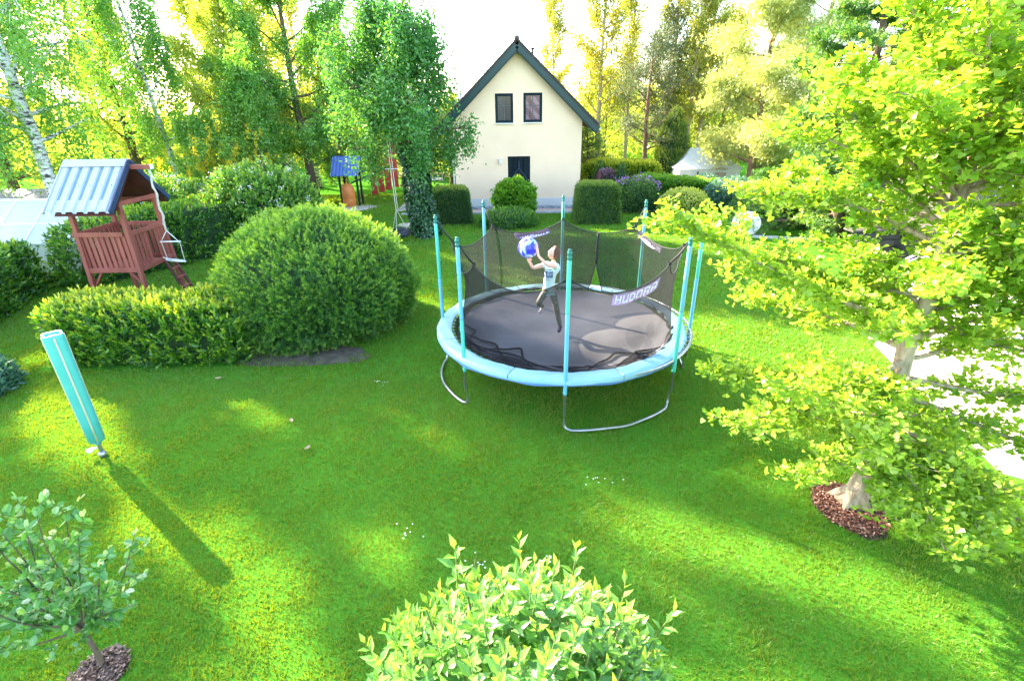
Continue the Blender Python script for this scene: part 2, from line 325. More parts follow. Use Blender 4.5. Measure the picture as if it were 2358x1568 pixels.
def core_dome(mb, rx, ry, rz, zc, pw=2.0, c=(0,0), mi=1, zmin=0.0, s=.88):
    n,m=14,24; V=[]
    for i in range(n+1):
        a=-math.pi/2+math.pi*i/n; row=[]
        for j in range(m):
            b=2*math.pi*j/m; d=np.array([math.cos(a)*math.cos(b),math.cos(a)*math.sin(b),math.sin(a)])
            P=np.sign(d)*np.abs(d)**(2/pw); P=P/((np.abs(P)**pw).sum()**(1/pw)+1e-9)*np.array([rx,ry,rz])*s
            row.append((P[0]+c[0],P[1]+c[1],max(zmin,P[2]+zc)))
        V.append(row)
    mb.grid(V,mi,True)
def box_pts(rng, sx, sy, sz, taper=.06, round_=.15):
    def f(n):
        a=np.array([sy*sz,sy*sz,sx*sz,sx*sz,sx*sy],float); a/=a.sum(); k=rng.choice(5,n,p=a)
        u=rng.uniform(-1,1,n); v=rng.rand(n); P=np.zeros((n,3)); N=np.zeros((n,3))
        for i,(ax,sg) in enumerate([(0,1),(0,-1),(1,1),(1,-1)]):
            q=k==i; P[q,ax]=sg; P[q,1-ax]=u[q]; P[q,2]=v[q]; N[q,ax]=sg
        q=k==4; P[q,0]=u[q]; P[q,1]=v[q]*2-1; P[q,2]=1; N[q,2]=1
        # soften the edges
        hz=np.clip((P[:,2]-.8)/.2,0,1)**2; sh=1-hz*round_*.8-P[:,2]*taper
        ex=np.abs(P[:,0])*np.abs(P[:,1]); corner=1-.08*ex**3
        top=P[:,2]*(1-.05*np.maximum(np.abs(P[:,0]),np.abs(P[:,1]))**4)
        N=norm(N+np.stack([P[:,0]*.25,P[:,1]*.25,hz*.6],1))
        return np.stack([P[:,0]*sh*corner*sx/2,P[:,1]*sh*corner*sy/2,top*sz],1),N
    return f
def hedge(name,label,cat,loc,size,rz,mat,n,ls,kind,seed,sp=None,jitter=.08,tipv=.3,vbase=.45,group=None,taper=.05,out=.4,vjit=.22,width=1.0,up=.3,bump=.0):
    root=empty(name,loc,label,cat,group,rz); rng=np.random.RandomState(seed); m=MB()
    if sp: sprigs(m,box_pts(rng,*size,taper=taper),n,ls,kind,rng,seed,jitter=jitter,bump=bump,width=width,up=up,**sp)
    else: shell(m,box_pts(rng,*size,taper=taper),n,ls,kind,rng,seed,out,jitter,2.2,vbase,vjit,up,tipv,width,bump=bump)
    m.build('foliage',mat,root)
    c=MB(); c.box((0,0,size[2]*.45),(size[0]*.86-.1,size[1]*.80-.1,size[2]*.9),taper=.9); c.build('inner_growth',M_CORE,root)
    return root
def bush(name,label,cat,loc,r,mat,n,ls,kind,seed,sp=None,zc=None,jitter=.1,pw=2.0,tipv=.3,vbase=.45,group=None,out=.4,vjit=.22,width=1.0,core=.86,up=.3,bump=.05,zmin=.03,flowers=None):
    root=empty(name,loc,label,cat,group); rng=np.random.RandomState(seed); m=MB(); zc=r[2]*.35 if zc is None else zc
    if sp: sprigs(m,dome_pts(rng,*r,zc,zmin,pw),n,ls,kind,rng,seed,jitter=jitter,bump=bump,width=width,up=up,**sp)
    else: shell(m,dome_pts(rng,*r,zc,zmin,pw),n,ls,kind,rng,seed,out,jitter,2.2,vbase,vjit,up,tipv,width,bump=bump)
    m.build('foliage',mat,root)
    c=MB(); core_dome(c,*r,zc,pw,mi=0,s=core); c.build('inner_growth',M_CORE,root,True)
    if flowers:
        fm,nf,fs,test=flowers; f=MB(); P,N=dome_pts(rng,*[q*1.03 for q in r],zc,zmin,pw)(nf*8)
        k=np.array([test(p) for p in P]); P=P[k][:nf]; N=N[k][:nf]; q=14
        C=np.repeat(P,q,0)+rng.normal(size=(len(P)*q,3))*fs*.8; leaves(f,C,norm(np.repeat(N,q,0)+rng.normal(size=C.shape)*.6),rdir(rng,len(C)),fs*.7,'quad',None,0,1.6); f.build('blossom',fm,root)
    return root

# ------------------------------------------------------------------ ground, lawn, paths
m,nt=newmat('soil_under_grass'); L=nt.links.new
p=nt.nodes.new('ShaderNodeBsdfDiffuse'); o=nt.nodes.new('ShaderNodeOutputMaterial'); L(p.outputs[0],o.inputs[0])
tc=nt.nodes.new('ShaderNodeTexCoord'); n1=nt.nodes.new('ShaderNodeTexNoise'); n1.inputs['Scale'].default_value=.6; n1.inputs['Detail'].default_value=6; L(tc.outputs['Object'],n1.inputs[0])
n2=nt.nodes.new('ShaderNodeTexNoise'); n2.inputs['Scale'].default_value=60; n2.inputs['Detail'].default_value=4; L(tc.outputs['Object'],n2.inputs[0])
mx=nt.nodes.new('ShaderNodeMath'); mx.operation='MULTIPLY_ADD'; L(n2.outputs[0],mx.inputs[0]); mx.inputs[1].default_value=.7; 
ms=nt.nodes.new('ShaderNodeMath'); ms.operation='MULTIPLY'; L(n1.outputs[0],ms.inputs[0]); ms.inputs[1].default_value=.35; L(ms.outputs[0],mx.inputs[2])
r=ramp(nt,[(.3,(.030,.12,.012)),(.6,(.070,.22,.018)),(.8,(.11,.27,.03))]); L(mx.outputs[0],r.inputs[0]); L(r.outputs[0],p.inputs[0])
g=MB(); g.grid([[(x,y,0) for x in np.linspace(-300,300,13)] for y in np.linspace(-60,500,13)]); tag(g.build('ground',m),kind='structure')

rng=np.random.RandomState(7)
MULCH=(3.95,4.62,.36,.44); APPLEBED=(-3.58,2.80,.21,.24)
def lawn_pts(y0,y1,dens,edge=1.12):
    n=int(dens*(y1-y0)*(y1*1.05*2*edge+4.8)); y=rng.uniform(y0,y1,n); x=rng.uniform(-1,1,n)*(y1*1.05*edge+2.4)
    k=np.abs(x)<(y*1.0*edge+2.6); x,y=x[k],y[k]
    ok=np.ones(len(x),bool)
    for cx,cy,rx,ry in (MULCH,APPLEBED):
        ok&=(((x-cx)/rx)**2+((y-cy)/ry)**2)>1+.25*np.sin(7*np.arctan2(y-cy,x-cx))*.3
    ok&=~((((x+4.2)/1.4)**2+((y-8.98)/.46)**2<1)&(fbm(np.stack([x,y,0*x],1),6,4)<-.05))
    ok&=~((x>3.3)&(y>19.9)&(y>24.4-.0*x))      # beds right of the house
    ok&=~((x>-3.5)&(y>23.35)); ok&=~((x>6.3)&(y<9.3)&(x>6.15+.28*(y-5.5)))
    ok&=~((x<-5.3)&(y>8.5)&(y<9.9)&(x>-8.9)); ok&=~((x>8.2)&(y>11.5)&(y<24))
    return x[ok],y[ok]
G=MB(); tot=0
for y0,y1,dens,wd,ht in ((1.4,5,5200,.006,.040),(5,8,3400,.008,.042),(8,12,1700,.012,.045),(12,18,700,.020,.05),(18,30,300,.032,.055)):
    x,y=lawn_pts(y0,y1,dens); n=len(x); P=np.stack([x,y,np.zeros(n)],1)
    big=fbm(P,1.0,11); mid=fbm(P,5.0,12)
    lean=rng.normal(size=(n,3))*.55; lean[:,2]=1; lean[:,:2]+=np.stack([np.sin(x*1.3+big),np.cos(y*1.7+mid)],1)*.25
    v=np.clip(.45+.12*big+.12*mid+rng.normal(size=n)*.13,0,1)
    leaves(G,P,norm(lean),rdir(rng,n),ht*(.55+.8*rng.rand(n))*(1+.2*mid),'blade',v,0,wd/ht*1.2)
tag(G.build('grass',G_GRASS),'short mown lawn grass covering the whole garden','lawn grass',kind='stuff')

M_PAVE=pmat('pale_paving',(.46,.40,.35),(.36,.31,.27),2.5,.85,bump=.3)
M_KERB=pmat('kerb_stone',(.50,.50,.48),(.40,.40,.39),6,.85,bump=.3)
M_SOIL=pmat('bed_soil',(.07,.045,.03),(.03,.02,.015),12,.95,bump=.8)
M_DUST=pmat('dry_soil',(.13,.10,.07),(.05,.045,.025),5,.95,bump=.6)
m,nt=newmat('brick_paving'); L=nt.links.new
p=nt.nodes.new('ShaderNodeBsdfPrincipled'); o=nt.nodes.new('ShaderNodeOutputMaterial'); L(p.outputs[0],o.inputs[0]); p.inputs['Roughness'].default_value=.85
tc=nt.nodes.new('ShaderNodeTexCoord'); b=nt.nodes.new('ShaderNodeTexBrick'); L(tc.outputs['Object'],b.inputs[0]); b.inputs['Scale'].default_value=4
b.inputs['Color1'].default_value=(.50,.34,.28,1); b.inputs['Color2'].default_value=(.42,.30,.26,1); b.inputs['Mortar'].default_value=(.30,.26,.23,1); L(b.outputs[0],p.inputs['Base Color'])
M_BRICKPAVE=m
def slab(name,x0,x1,y0,y1,z,mat,h=.03):
    s=MB(); s.box(((x0+x1)/2,(y0+y1)/2,z-h/2),(x1-x0,y1-y0,h)); return tag(s.build(name,mat),kind='structure')
slab('garden_path',-4.5,3.5,23.55,24.45,.03,M_BRICKPAVE)
slab('terrace',-5.4,-2.6,24.5,29.5,.02,M_PAVE)
kb=MB()
for i in range(18): kb.box((-4.6+i*.7,23.45,.035),(.69,.10,.12))
tag(kb.build('kerb',M_KERB,bevel=.008),kind='structure')
gr=MB(); k=5000; P=np.stack([rng.uniform(-4,3.6,k),rng.uniform(24.46,25.05,k),rng.uniform(.0,.06,k)],1)
leaves(gr,P,rdir(rng,k),rdir(rng,k),.07,'quad',None,0,1.5)
tag(gr.build('gravel',pmat('gravel_stones',(.55,.55,.56),(.22,.23,.26),9,.8)),'strip of grey gravel along the foot of the house wall','gravel',kind='stuff')
slab('flower_bed',3.4,12.5,24.0,29.5,.02,M_SOIL)
s=MB(); s.poly_prism([(6.25,5.2),(9.4,3.2),(14,6.0),(12,10.5),(7.3,9.6)],lambda u,v,d:(u,v,d),.0,.012); tag(s.build('side_path',M_PAVE),kind='structure')
def patch(name,cx,cy,rx,ry,mat,z=.006,seed=1,wob=.12):
    r2=np.random.RandomState(seed); ph=r2.rand(4)*6; out=[]
    for a in np.linspace(0,2*np.pi,48,endpoint=False):
        q=1+wob*(math.sin(3*a+ph[0])*.5+math.sin(5*a+ph[1])*.3+math.sin(9*a+ph[2])*.2); out.append((cx+rx*q*math.cos(a),cy+ry*q*math.sin(a)))
    s=MB(); V=[[(cx,cy,z+.012)]*48,[((x+cx)/2,(y+cy)/2,z+.012) for x,y in out],[(x,y,z) for x,y in out]]
    s.grid(V,0,True); return tag(s.build(name,mat,None,True),kind='structure')
patch('bare_soil',-4.2,9.0,1.45,.50,M_DUST,seed=3)
patch('ginkgo_bed_soil',MULCH[0],MULCH[1],MULCH[2]*1.05,MULCH[3]*1.05,M_SOIL,seed=4)
patch('apple_bed_soil',APPLEBED[0],APPLEBED[1],APPLEBED[2],APPLEBED[3],M_SOIL,seed=5)
def chips(name,label,cx,cy,rx,ry,n,seed):
    r2=np.random.RandomState(seed); a=r2.rand(n)*6.283; q=np.sqrt(r2.rand(n)); P=np.stack([cx+rx*q*np.cos(a),cy+ry*q*np.sin(a),.012+r2.rand(n)*.028],1)
    d=r2.normal(size=(n,3)); d[:,2]*=.25; mm=MB(); leaves(mm,P,norm(d),rdir(r2,n,1.5),.028*(.6+r2.rand(n)),'quad',None,0,1.1)
    return tag(mm.build(name,M_CHIP),label,'bark mulch',kind='stuff')
M_CHIP=leafmat('bark_chips',[(0,(.07,.02,.012)),(.5,(.22,.075,.045)),(1,(.48,.26,.18))],0.0,(1,1,1),.05)
chips('bark_mulch','red brown bark chips around the ginkgo trunk foot',*MULCH,2600,1)
M_CHIP=leafmat('old_bark_chips',[(0,(.05,.03,.02)),(.5,(.15,.08,.05)),(1,(.34,.22,.16))],0.0,(1,1,1),.05)
chips('bark_mulch','dull brown bark chips around the young apple stem',*APPLEBED,1400,2)

# ------------------------------------------------------------------ house
def wallmat(name,c):
    return pmat(name,c,tuple(x*.94 for x in c),1.2,.9,bump=.15,bscale=90)
M_WALL=wallmat('cream_render',(.90,.65,.44)); M_PLINTH=wallmat('pale_plinth',(.66,.62,.58))
M_TEAL=pmat('dark_green_paint',(.006,.036,.036),(.005,.028,.029),5,.4); M_FRAME=pmat('anthracite_frame',(.007,.018,.026),(.006,.014,.020),5,.6,spec=.15)
M_TILE=pmat('brown_roof_tiles',(.075,.040,.030),(.03,.018,.015),6,.7,bump=.4)
M_WHITE=pmat('white_paint',(.80,.79,.76),(.72,.71,.69),4,.5); M_METAL=pmat('galvanised_steel',(.42,.44,.45),(.30,.32,.33),14,.35,.8)
M_BRASS=pmat('amber_glass',(.38,.20,.05),(.22,.10,.03),20,.25)
m,nt=newmat('window_glass'); p=nt.nodes.new('ShaderNodeBsdfPrincipled'); o=nt.nodes.new('ShaderNodeOutputMaterial'); nt.links.new(p.outputs[0],o.inputs[0])
p.inputs['Base Color'].default_value=(.03,.045,.05,1); p.inputs['Roughness'].default_value=.06; p.inputs['Specular IOR Level'].default_value=.35; M_GLASS=m
HX,HY=.40,25.14; WL,WR=-2.55,3.35; EZ=4.02; RZ=6.72
house=empty('house',(HX,HY+4.5,0),'cream gabled house with dark green bargeboards at the end of the lawn','house')
def hb(name,mb,mat,parent=None,smooth=False,bevel=0):
    o=mb.build(name,mat,parent or house,smooth,bevel=bevel)
    if (parent or house) is house: o.location=(-HX,-HY-4.5,0)
    return o
# facade with real openings: strips of wall around windows and the door
wl=MB(); D=9.0; T=.30
wins=[(-.60,.21,3.76,4.97),(.67,1.52,3.77,4.98)]; door=(-.07,.98,.24,2.32)
xs=sorted({WL,WR,*[q for wn in wins for q in wn[:2]],door[0],door[1],HX}); 
def topz(x): return RZ-.93*abs(x-HX) if True else 0
def wallface(y,flip):
    zl=[.42,door[3],3.76,3.77,4.97,4.98]
    for a,b in zip(xs[:-1],xs[1:]):
        ops=[(wz0,wz1) for (x0,x1,wz0,wz1) in wins+[door] if a>=x0-1e-6 and b<=x1+1e-6] if not flip else []
        ops=[(max(.42,q0),q1) for q0,q1 in ops]; z=.42
        for q0,q1 in sorted(ops):
            if q0>z: wl.add([(a,y,z),(b,y,z),(b,y,q0),(a,y,q0)],[(0,1,2,3)])
            z=q1
        wl.add([(a,y,z),(b,y,z),(b,y,topz(b)),(a,y,topz(a))],[(0,1,2,3)])
        for q0,q1 in ops:
            for u in (a,b):
                wl.add([(u,y,q0),(u,y+.16,q0),(u,y+.16,q1),(u,y,q1)],[(0,1,2,3)])
            wl.add([(a,y,q1),(b,y,q1),(b,y+.16,q1),(a,y+.16,q1)],[(0,1,2,3)])
            wl.add([(a,y,q0),(b,y,q0),(b,y+.16,q0),(a,y+.16,q0)],[(0,1,2,3)])
wallface(HY,False); wallface(HY+D,True)
for x in (WL,WR): wl.add([(x,HY,.42),(x,HY+D,.42),(x,HY+D,topz(x)),(x,HY,topz(x))],[(0,1,2,3)])
hb('wall',wl,M_WALL)
pl=MB(); 
for a,b in ((WL-.03,door[0]),(door[1],WR+.03)): pl.box(((a+b)/2,HY+.10,.21),(b-a,.26,.42))
pl.box((WL,HY+4.6,.21),(.06,8.7,.42)); pl.box((WR,HY+4.6,.21),(.06,8.7,.42)); pl.box(((door[0]+door[1])/2,HY+.12,.12),(door[1]-door[0],.2,.24)); hb('plinth',pl,M_PLINTH)
for i,(x0,x1,z0,z1) in enumerate(wins):
    f=MB(); y=HY+.06; t=.11
    for cx,cz,sx,sz in (((x0+x1)/2,z1-t/2,x1-x0,t),((x0+x1)/2,z0+t/2,x1-x0,t),(x0+t/2,(z0+z1)/2,t,z1-z0-2*t),(x1-t/2,(z0+z1)/2,t,z1-z0-2*t)): f.box((cx,y,cz),(sx-.002,.07,sz))
    fo=hb('window',f,M_FRAME,bevel=.006)
    mu=MB(); mu.box(((x0+x1)/2,y+.012,(z0+z1)/2),(.022,.02,z1-z0-2*t)); mu.box(((x0+x1)/2,y+.014,z0+.58*(z1-z0)),(x1-x0-2*t,.02,.022)); mu.build('glazing_bar',pmat('glazing_bar',(.10,.12,.13),None,5,.5),fo)
    gl=MB(); gl.box(((x0+x1)/2,y+.04,(z0+z1)/2),(x1-x0-.1,.008,z1-z0-.1))
    gm=M_GLASS
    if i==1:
        gm,nt=newmat('red_reflection_glass'); L=nt.links.new; p=nt.nodes.new('ShaderNodeBsdfPrincipled'); o=nt.nodes.new('ShaderNodeOutputMaterial'); L(p.outputs[0],o.inputs[0]); p.inputs['Roughness'].default_value=.08; p.inputs['Specular IOR Level'].default_value=.4
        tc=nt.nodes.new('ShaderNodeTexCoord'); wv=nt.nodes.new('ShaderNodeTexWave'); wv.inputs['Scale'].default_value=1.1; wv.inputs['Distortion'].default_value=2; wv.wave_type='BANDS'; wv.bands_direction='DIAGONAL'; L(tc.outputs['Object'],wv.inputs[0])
        rr=ramp(nt,[(.3,(.10,.07,.10)),(.5,(.30,.06,.08)),(.8,(.22,.16,.20))]); L(wv.outputs[0],rr.inputs[0]); L(rr.outputs[0],p.inputs['Base Color'])  # diagonal reddish bands: reflection of a red roof painted into the pane colour
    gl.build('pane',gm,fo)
    sl=MB(); sl.box(((x0+x1)/2,HY-.03,z0-.022),(x1-x0+.06,.12,.04)); sl.build('sill',M_WHITE,fo)
    if i==1: fo['label']='right upper window with a reddish reflection painted on its pane'
dr=MB(); x0,x1,z0,z1=door; y=HY+.10; cx=(x0+x1)/2; t=.09
for a in ((cx,z1-t/2,x1-x0,t),(x0+t/2,(z0+z1)/2-t/2,t,z1-z0-t),(x1-t/2,(z0+z1)/2-t/2,t,z1-z0-t)): dr.box((a[0],y,a[1]),(a[2]-.002,.08,a[3]))
dr.box((cx,y+.02,(z0+z1-t)/2),(x1-x0-2*t,.05,z1-z0-t))
do=hb('door',dr,M_FRAME,bevel=.006)
rim=MB(); zc=1.22+.05
for q in ((-.40,0,0,.52),(0,.52,.40,0),(.40,0,0,-.52),(0,-.52,-.40,0)):
    rim.bar((cx+q[0],y-.012,zc+q[1]),(cx+q[2],y-.012,zc+q[3]),.03,.035)
rim.box((cx,y-.012,zc+.70),(.035,.03,.30)); rim.build('door_moulding',pmat('door_moulding',(.03,.06,.09),None,5,.4),do)
dp=MB(); dp.poly_prism([(-.22,0),(0,-.29),(.22,0),(0,.29)],lambda u,v,d:(cx+u,d,zc+v),y-.03,y-.008); dp.build('door_pane',M_BRASS,do)
hd=MB(); hd.tube([(x0+.16,y-.02,1.15),(x0+.16,y-.07,1.15),(x0+.26,y-.07,1.15)],.014,6); hd.build('handle',M_METAL,do)
la=MB(); lx,lz=-.42,2.12; la.box((lx,HY-.02,lz),(.09,.04,.16)); la.tube([(lx,HY-.03,lz+.10),(lx,HY-.14,lz+.12)],.012,5)
la.lathe([(.015,.14),(.10,.10),(.075,.08),(.065,-.10),(.03,-.14),(.005,-.15)],(lx,HY-.15,lz),8); lo=hb('wall_lamp',la,M_WHITE)
lg=MB(); lg.lathe([(.068,.07),(.058,-.085)],(lx,HY-.15,lz),6); lg.build('lamp_glass',pmat('lamp_glass',(.45,.42,.33),None,5,.2),lo)
# roof
sl_=.93; ov=.62; OX=.0
rf=MB(); th=.10; YF,YB=HY-.45,HY+D+.4
ang=math.atan(sl_)
for sg in (-1,1):
    xe=(WR-HX if sg>0 else HX-WL)+.68; n=20; rows=[]
    for k in range(n+1):
        u=xe*k/n; u2=xe*min(k+1,n)/n
        rows.append([(HX+sg*u,yy,RZ+.27-sl_*u+ (0.035 if True else 0)) for yy in np.linspace(YF,YB,30)])
        if k<n: rows.append([(HX+sg*u2,yy,RZ+.27-sl_*u2-.0+.005) for yy in np.linspace(YF,YB,30)])
    rf.grid(rows)
    rf.add([(HX,YF,RZ+.27),(HX+sg*xe,YF,RZ+.27-sl_*xe),(HX+sg*xe,YF,RZ+.19-sl_*xe),(HX,YF,RZ+.19)],[(0,1,2,3)])
    # verge tiles step along the gable edge
    for k in range(30):
        u=xe*(k+.5)/30; rf.box((HX+sg*u,YF-.01,RZ+.30-sl_*u),(xe/30*1.35,.20,.075),Matrix.Rotation(sg*(ang-.05),3,'Y'))
ro=hb('roof',rf,M_TILE)
rc=MB(); rc.tube([(HX,YF-.03,RZ+.33),(HX,YB,RZ+.33)],.11,8); rc.build('ridge_cap',pmat('ridge_cap',(.13,.09,.085),(.07,.05,.05),8,.7),ro)
vp=MB(); vp.tube([(1.15,HY+1.6,5.9),(1.15,HY+1.6,6.80)],.05,8); vp.lathe([(.07,0),(.10,.06),(.02,.10)],(1.15,HY+1.6,6.80),8); vp.build('vent_pipe',pmat('vent_pipe',(.05,.035,.03),None,6,.6),ro)
bb=MB()
for sg in (-1,1):
    xe=(WR-HX if sg>0 else HX-WL)+.66
    a=(HX+sg*.02,YF-.03,RZ+.07); b=(HX+sg*xe,YF-.03,RZ+.07-sl_*xe); bb.bar(a,b,.05,.29)
    bb.bar((HX+sg*.02,YF+.03,RZ-.06),(HX+sg*(xe-.02),YF+.03,RZ-.06-sl_*(xe-.02)),.05,.20)
hb('bargeboard',bb,M_TEAL,bevel=.005)
for x,z in ((HX,RZ-.10),(WL-.02,topz(WL)-.06),(WR+.02,topz(WR)-.06)):
    pu=MB(); pu.box((x,HY-.20,z),(.14,.42,.16)); hb('purlin',pu,M_TEAL,bevel=.005)

sf=MB()
for sg in (-1,1):
    xe=(WR-HX if sg>0 else HX-WL)+.62
    sf.add([(HX,YF+.06,RZ+.04),(HX+sg*xe,YF+.06,RZ+.04-sl_*xe),(HX+sg*xe,YB,RZ+.04-sl_*xe),(HX,YB,RZ+.04)],[(0,1,2,3)])
hb('soffit',sf,pmat('soffit_boards',(.16,.10,.06),(.10,.06,.04),5,.8))
M_GUT=pmat('gutter_metal',(.45,.42,.38),None,6,.4,.5)
for xe,u in ((WR+.74,WR+.74-HX),(WL-.74,HX-WL+.74)):
    gt=MB(); gt.tube([(xe,YF,RZ+.20-sl_*u),(xe,YB,RZ+.20-sl_*u)],.06,8); hb('gutter',gt,M_GUT)
dpz=MB(); dpz.tube([(WL-.08,HY+.1,.1),(WL-.08,HY+.1,3.2)],.04,8); hb('downpipe',dpz,M_WHITE)

# ------------------------------------------------------------------ trampoline
TX,TY,TZ=.923,8.46,.86
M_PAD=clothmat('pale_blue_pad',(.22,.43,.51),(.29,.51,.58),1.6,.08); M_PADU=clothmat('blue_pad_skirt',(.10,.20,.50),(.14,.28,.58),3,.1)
M_MAT=pmat('jumping_mat',(.23,.225,.245),(.19,.185,.205),1.5,.55,spec=.5,bump=.1,bscale=300)
M_HEM=pmat('black_webbing',(.012,.012,.014),(.02,.02,.022),20,.7)
M_NET=netmat('black_netting',(.026,.026,.028),.72); M_FOLD=netmat('gathered_netting',(.025,.022,.025),.80)
M_TURQ=pmat('turquoise_foam',(.08,.50,.40),(.07,.45,.37),3,.55); M_SKY=pmat('light_blue_foam',(.13,.42,.58),(.11,.37,.54),3,.55); M_CAP=pmat('dark_turquoise_cap',(.02,.18,.16),(.015,.14,.13),5,.4)
tr=empty('trampoline',(TX,TY,0),'large round blue trampoline with black safety net in the middle of the lawn','trampoline')
def pc(a,r,z,cx=0.0,cy=0.0): return (cx+r*math.cos(a),cy+r*math.sin(a),z)
posts=[(174.2,2.67),(220.7,2.67),(265.3,2.67),(315,2.67),(-9,2.55),(40.3,2.67),(85.5,2.67),(130.9,2.67)]
s=MB(); s.tube([pc(a,2.17,TZ-.025,.04,.02) for a in np.linspace(0,2*np.pi,96,endpoint=False)],.024,8,closed=True); s.build('frame_ring',M_METAL,tr,True)
s=MB(); s.grid([[pc(a,r,TZ-.035-.03*(1-(r/1.86)**2)) for a in np.linspace(0,2*np.pi,64,endpoint=False)] for r in (1.86,1.5,1.1,.7,.3,.001)],0,True); s.build('jumping_mat',M_MAT,tr,True)
sp=None
for i in range(84):
    a=2*math.pi*i/84
    if sp is None:
        s=MB(); s.tube([(1.86,0,TZ-.03),(1.90,0,TZ-.025),(2.13,0,TZ),(2.15,0,TZ)],[.004,.011,.011,.004],5); sp=s.build('spring',M_METAL,tr); so=sp
    else: so=sp.copy(); COL.objects.link(so)
    so.rotation_euler=(0,0,a); so.location=(.04,0,0)
rp=np.random.RandomState(3)
for i in range(8):      # padded cover, one cushion per segment
    a0,a1=math.radians(i*45+20),math.radians(i*45+65-.35); n=14; m_=9
    V=[]
    for k in range(n+1):
        a=a0+(a1-a0)*k/n; e=math.sin(math.pi*min(max(k/n,.0),1))**.35 if 0<k<n else 0
        row=[]
        for j in range(m_):
            q=j/(m_-1); r=1.92+.245*q; z=TZ+.014+.026*e*math.sin(math.pi*q)**.6+.006*math.sin(17*a+9*q)+.004*math.sin(41*a)
            row.append(pc(a,r,z,-.07,-.04))
        row.append(pc(a,2.18+.006*math.sin(30*a),TZ-.012,-.07,-.04)); row.append(pc(a,2.18,TZ-.05-.012*abs(math.sin(9*a)),-.07,-.04))
        V.append(row)
    s=MB(); s.grid(V); s.build('pad_section',M_PAD,tr,True)
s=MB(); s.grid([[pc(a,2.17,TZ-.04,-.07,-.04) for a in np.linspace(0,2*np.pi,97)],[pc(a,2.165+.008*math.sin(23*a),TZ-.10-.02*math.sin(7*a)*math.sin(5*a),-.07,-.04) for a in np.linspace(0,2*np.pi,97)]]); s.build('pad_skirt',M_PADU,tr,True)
for i,(ad,zt) in enumerate(posts):
    a=R(ad); x,y,_=pc(a,2.2,0)
    s=MB(); s.tube([(x,y,.28),(x,y,zt-.03)],.019,8); po=s.build('post',M_METAL,tr,True)
    lo_,up_=(M_SKY,M_TURQ) if i%2==0 else (M_TURQ,M_SKY); mid=1.62+.12*(i%3)
    if i in (1,): mid=1.50
    s=MB(); s.tube([(x,y,.63),(x,y,.66),(x,y,mid-.01),(x,y,mid)],[.026,.030,.030,.027],10); s.build('foam_sleeve',lo_,po,True)
    s=MB(); s.tube([(x,y,mid+.002),(x,y,mid+.02),(x,y,zt-.09),(x,y,zt-.075)],[.027,.030,.030,.027],10); s.build('foam_sleeve',up_,po,True)
    s=MB(); s.lathe([(.001,.075),(.022,.07),(.026,.055),(.018,.045),(.030,.04),(.034,.02),(.030,.0),(.020,-.005),(.032,-.02),(.032,-.05),(.02,-.07),(.02,-.10)],(x,y,zt-.0),12); s.build('post_cap',M_CAP,po,True)
for a0,a1 in ((265.3,315),(-9,40.3),(85.5,130.9),(174.2,220.7)):
    P=[]; A,B=R(a0),R(a1)
    P+= [pc(A,2.17,TZ-.02),pc(A,2.17,.30),pc(A,2.17,.10),pc(A+.015,2.172,.045)]
    for q in np.linspace(.06,.94,14): P.append(pc(A+(B-A)*q,2.19+.05*math.sin(math.pi*q),.028+.035*math.sin(math.pi*q)**2*abs(math.sin(2.0*math.pi*q))))
    P+= [pc(B-.015,2.172,.045),pc(B,2.17,.10),pc(B,2.17,.30),pc(B,2.17,TZ-.02)]
    s=MB(); s.tube(P,.021,8); s.build('leg',M_METAL,tr,True)
# safety net
def angd(a): return (a+180)%360-180
pa=sorted([(p[0]%360) for p in posts]); NC,NZ=1.93,2.30
def top_edge(ad):
    ad%=360; k=max([i for i,q in enumerate(pa) if q<=ad],default=len(pa)-1); a=pa[k]; b=pa[(k+1)%8]; span=(b-a)%360; q=((ad-a)%360)/span
    s_=4*q*(1-q); lo=(.30 if 200<ad<340 else .22)
    return NC-.10*s_, NZ-lo*s_**.8
def net_pt(ad,q):
    r0,z0=top_edge(ad); a=R(ad); blow=.16*math.exp(-(angd(ad-205)/45)**2)*math.sin(math.pi*q)
    fold=(.018*math.sin(a*9+3*math.sin(a*2))+.012*math.sin(a*23+q*2))*(.25+q)
    r=r0+(1.84-r0)*q**.9 - blow + fold - .05*math.sin(math.pi*q)
    z=z0+(TZ+.0-z0)*q+ (.015*math.sin(a*13) if q>.9 else 0)
    return (r*math.cos(a),r*math.sin(a),max(z,TZ-.02))
ZIP=63.0
s=MB(); rows=[]
angs=[ZIP+360*k/240 for k in range(241)]
for q in np.linspace(0,1,15):
    row=[]
    for ad in angs:
        x,y,z=net_pt(ad,q)
        row.append((x,y,z))
    rows.append(row)
# open the lower part of the zip into a narrow tent shape
rows=np.array(rows)
for qi,q in enumerate(np.linspace(0,1,15)):
    if q>.5:
        op=(q-.5)*9.5
        for j in range(0,12):
            f=1-j/12
            rows[qi,j]=net_pt(ZIP+op*f+angs[j]-ZIP,q) if True else rows[qi,j]
            rows[qi,-1-j]=net_pt(ZIP-op*f-(angs[j]-ZIP),q)
rows=rows.tolist()
s.grid(rows); net=s.build('safety_net',M_NET,tr,True)
for nm,cols in (('hem',[rows[0][j] for j in range(241)]),):
    s=MB(); s.tube(cols,.009,5); s.build('net_hem',M_HEM,tr,True)
s=MB(); s.tube([rows[i][0] for i in range(0,8)],[.026]*8,6); s.tube([rows[i][0] for i in range(7,15)],.011,5); s.tube([rows[i][-1] for i in range(7,15)],.011,5); s.build('zip_strip',M_HEM,tr,True)
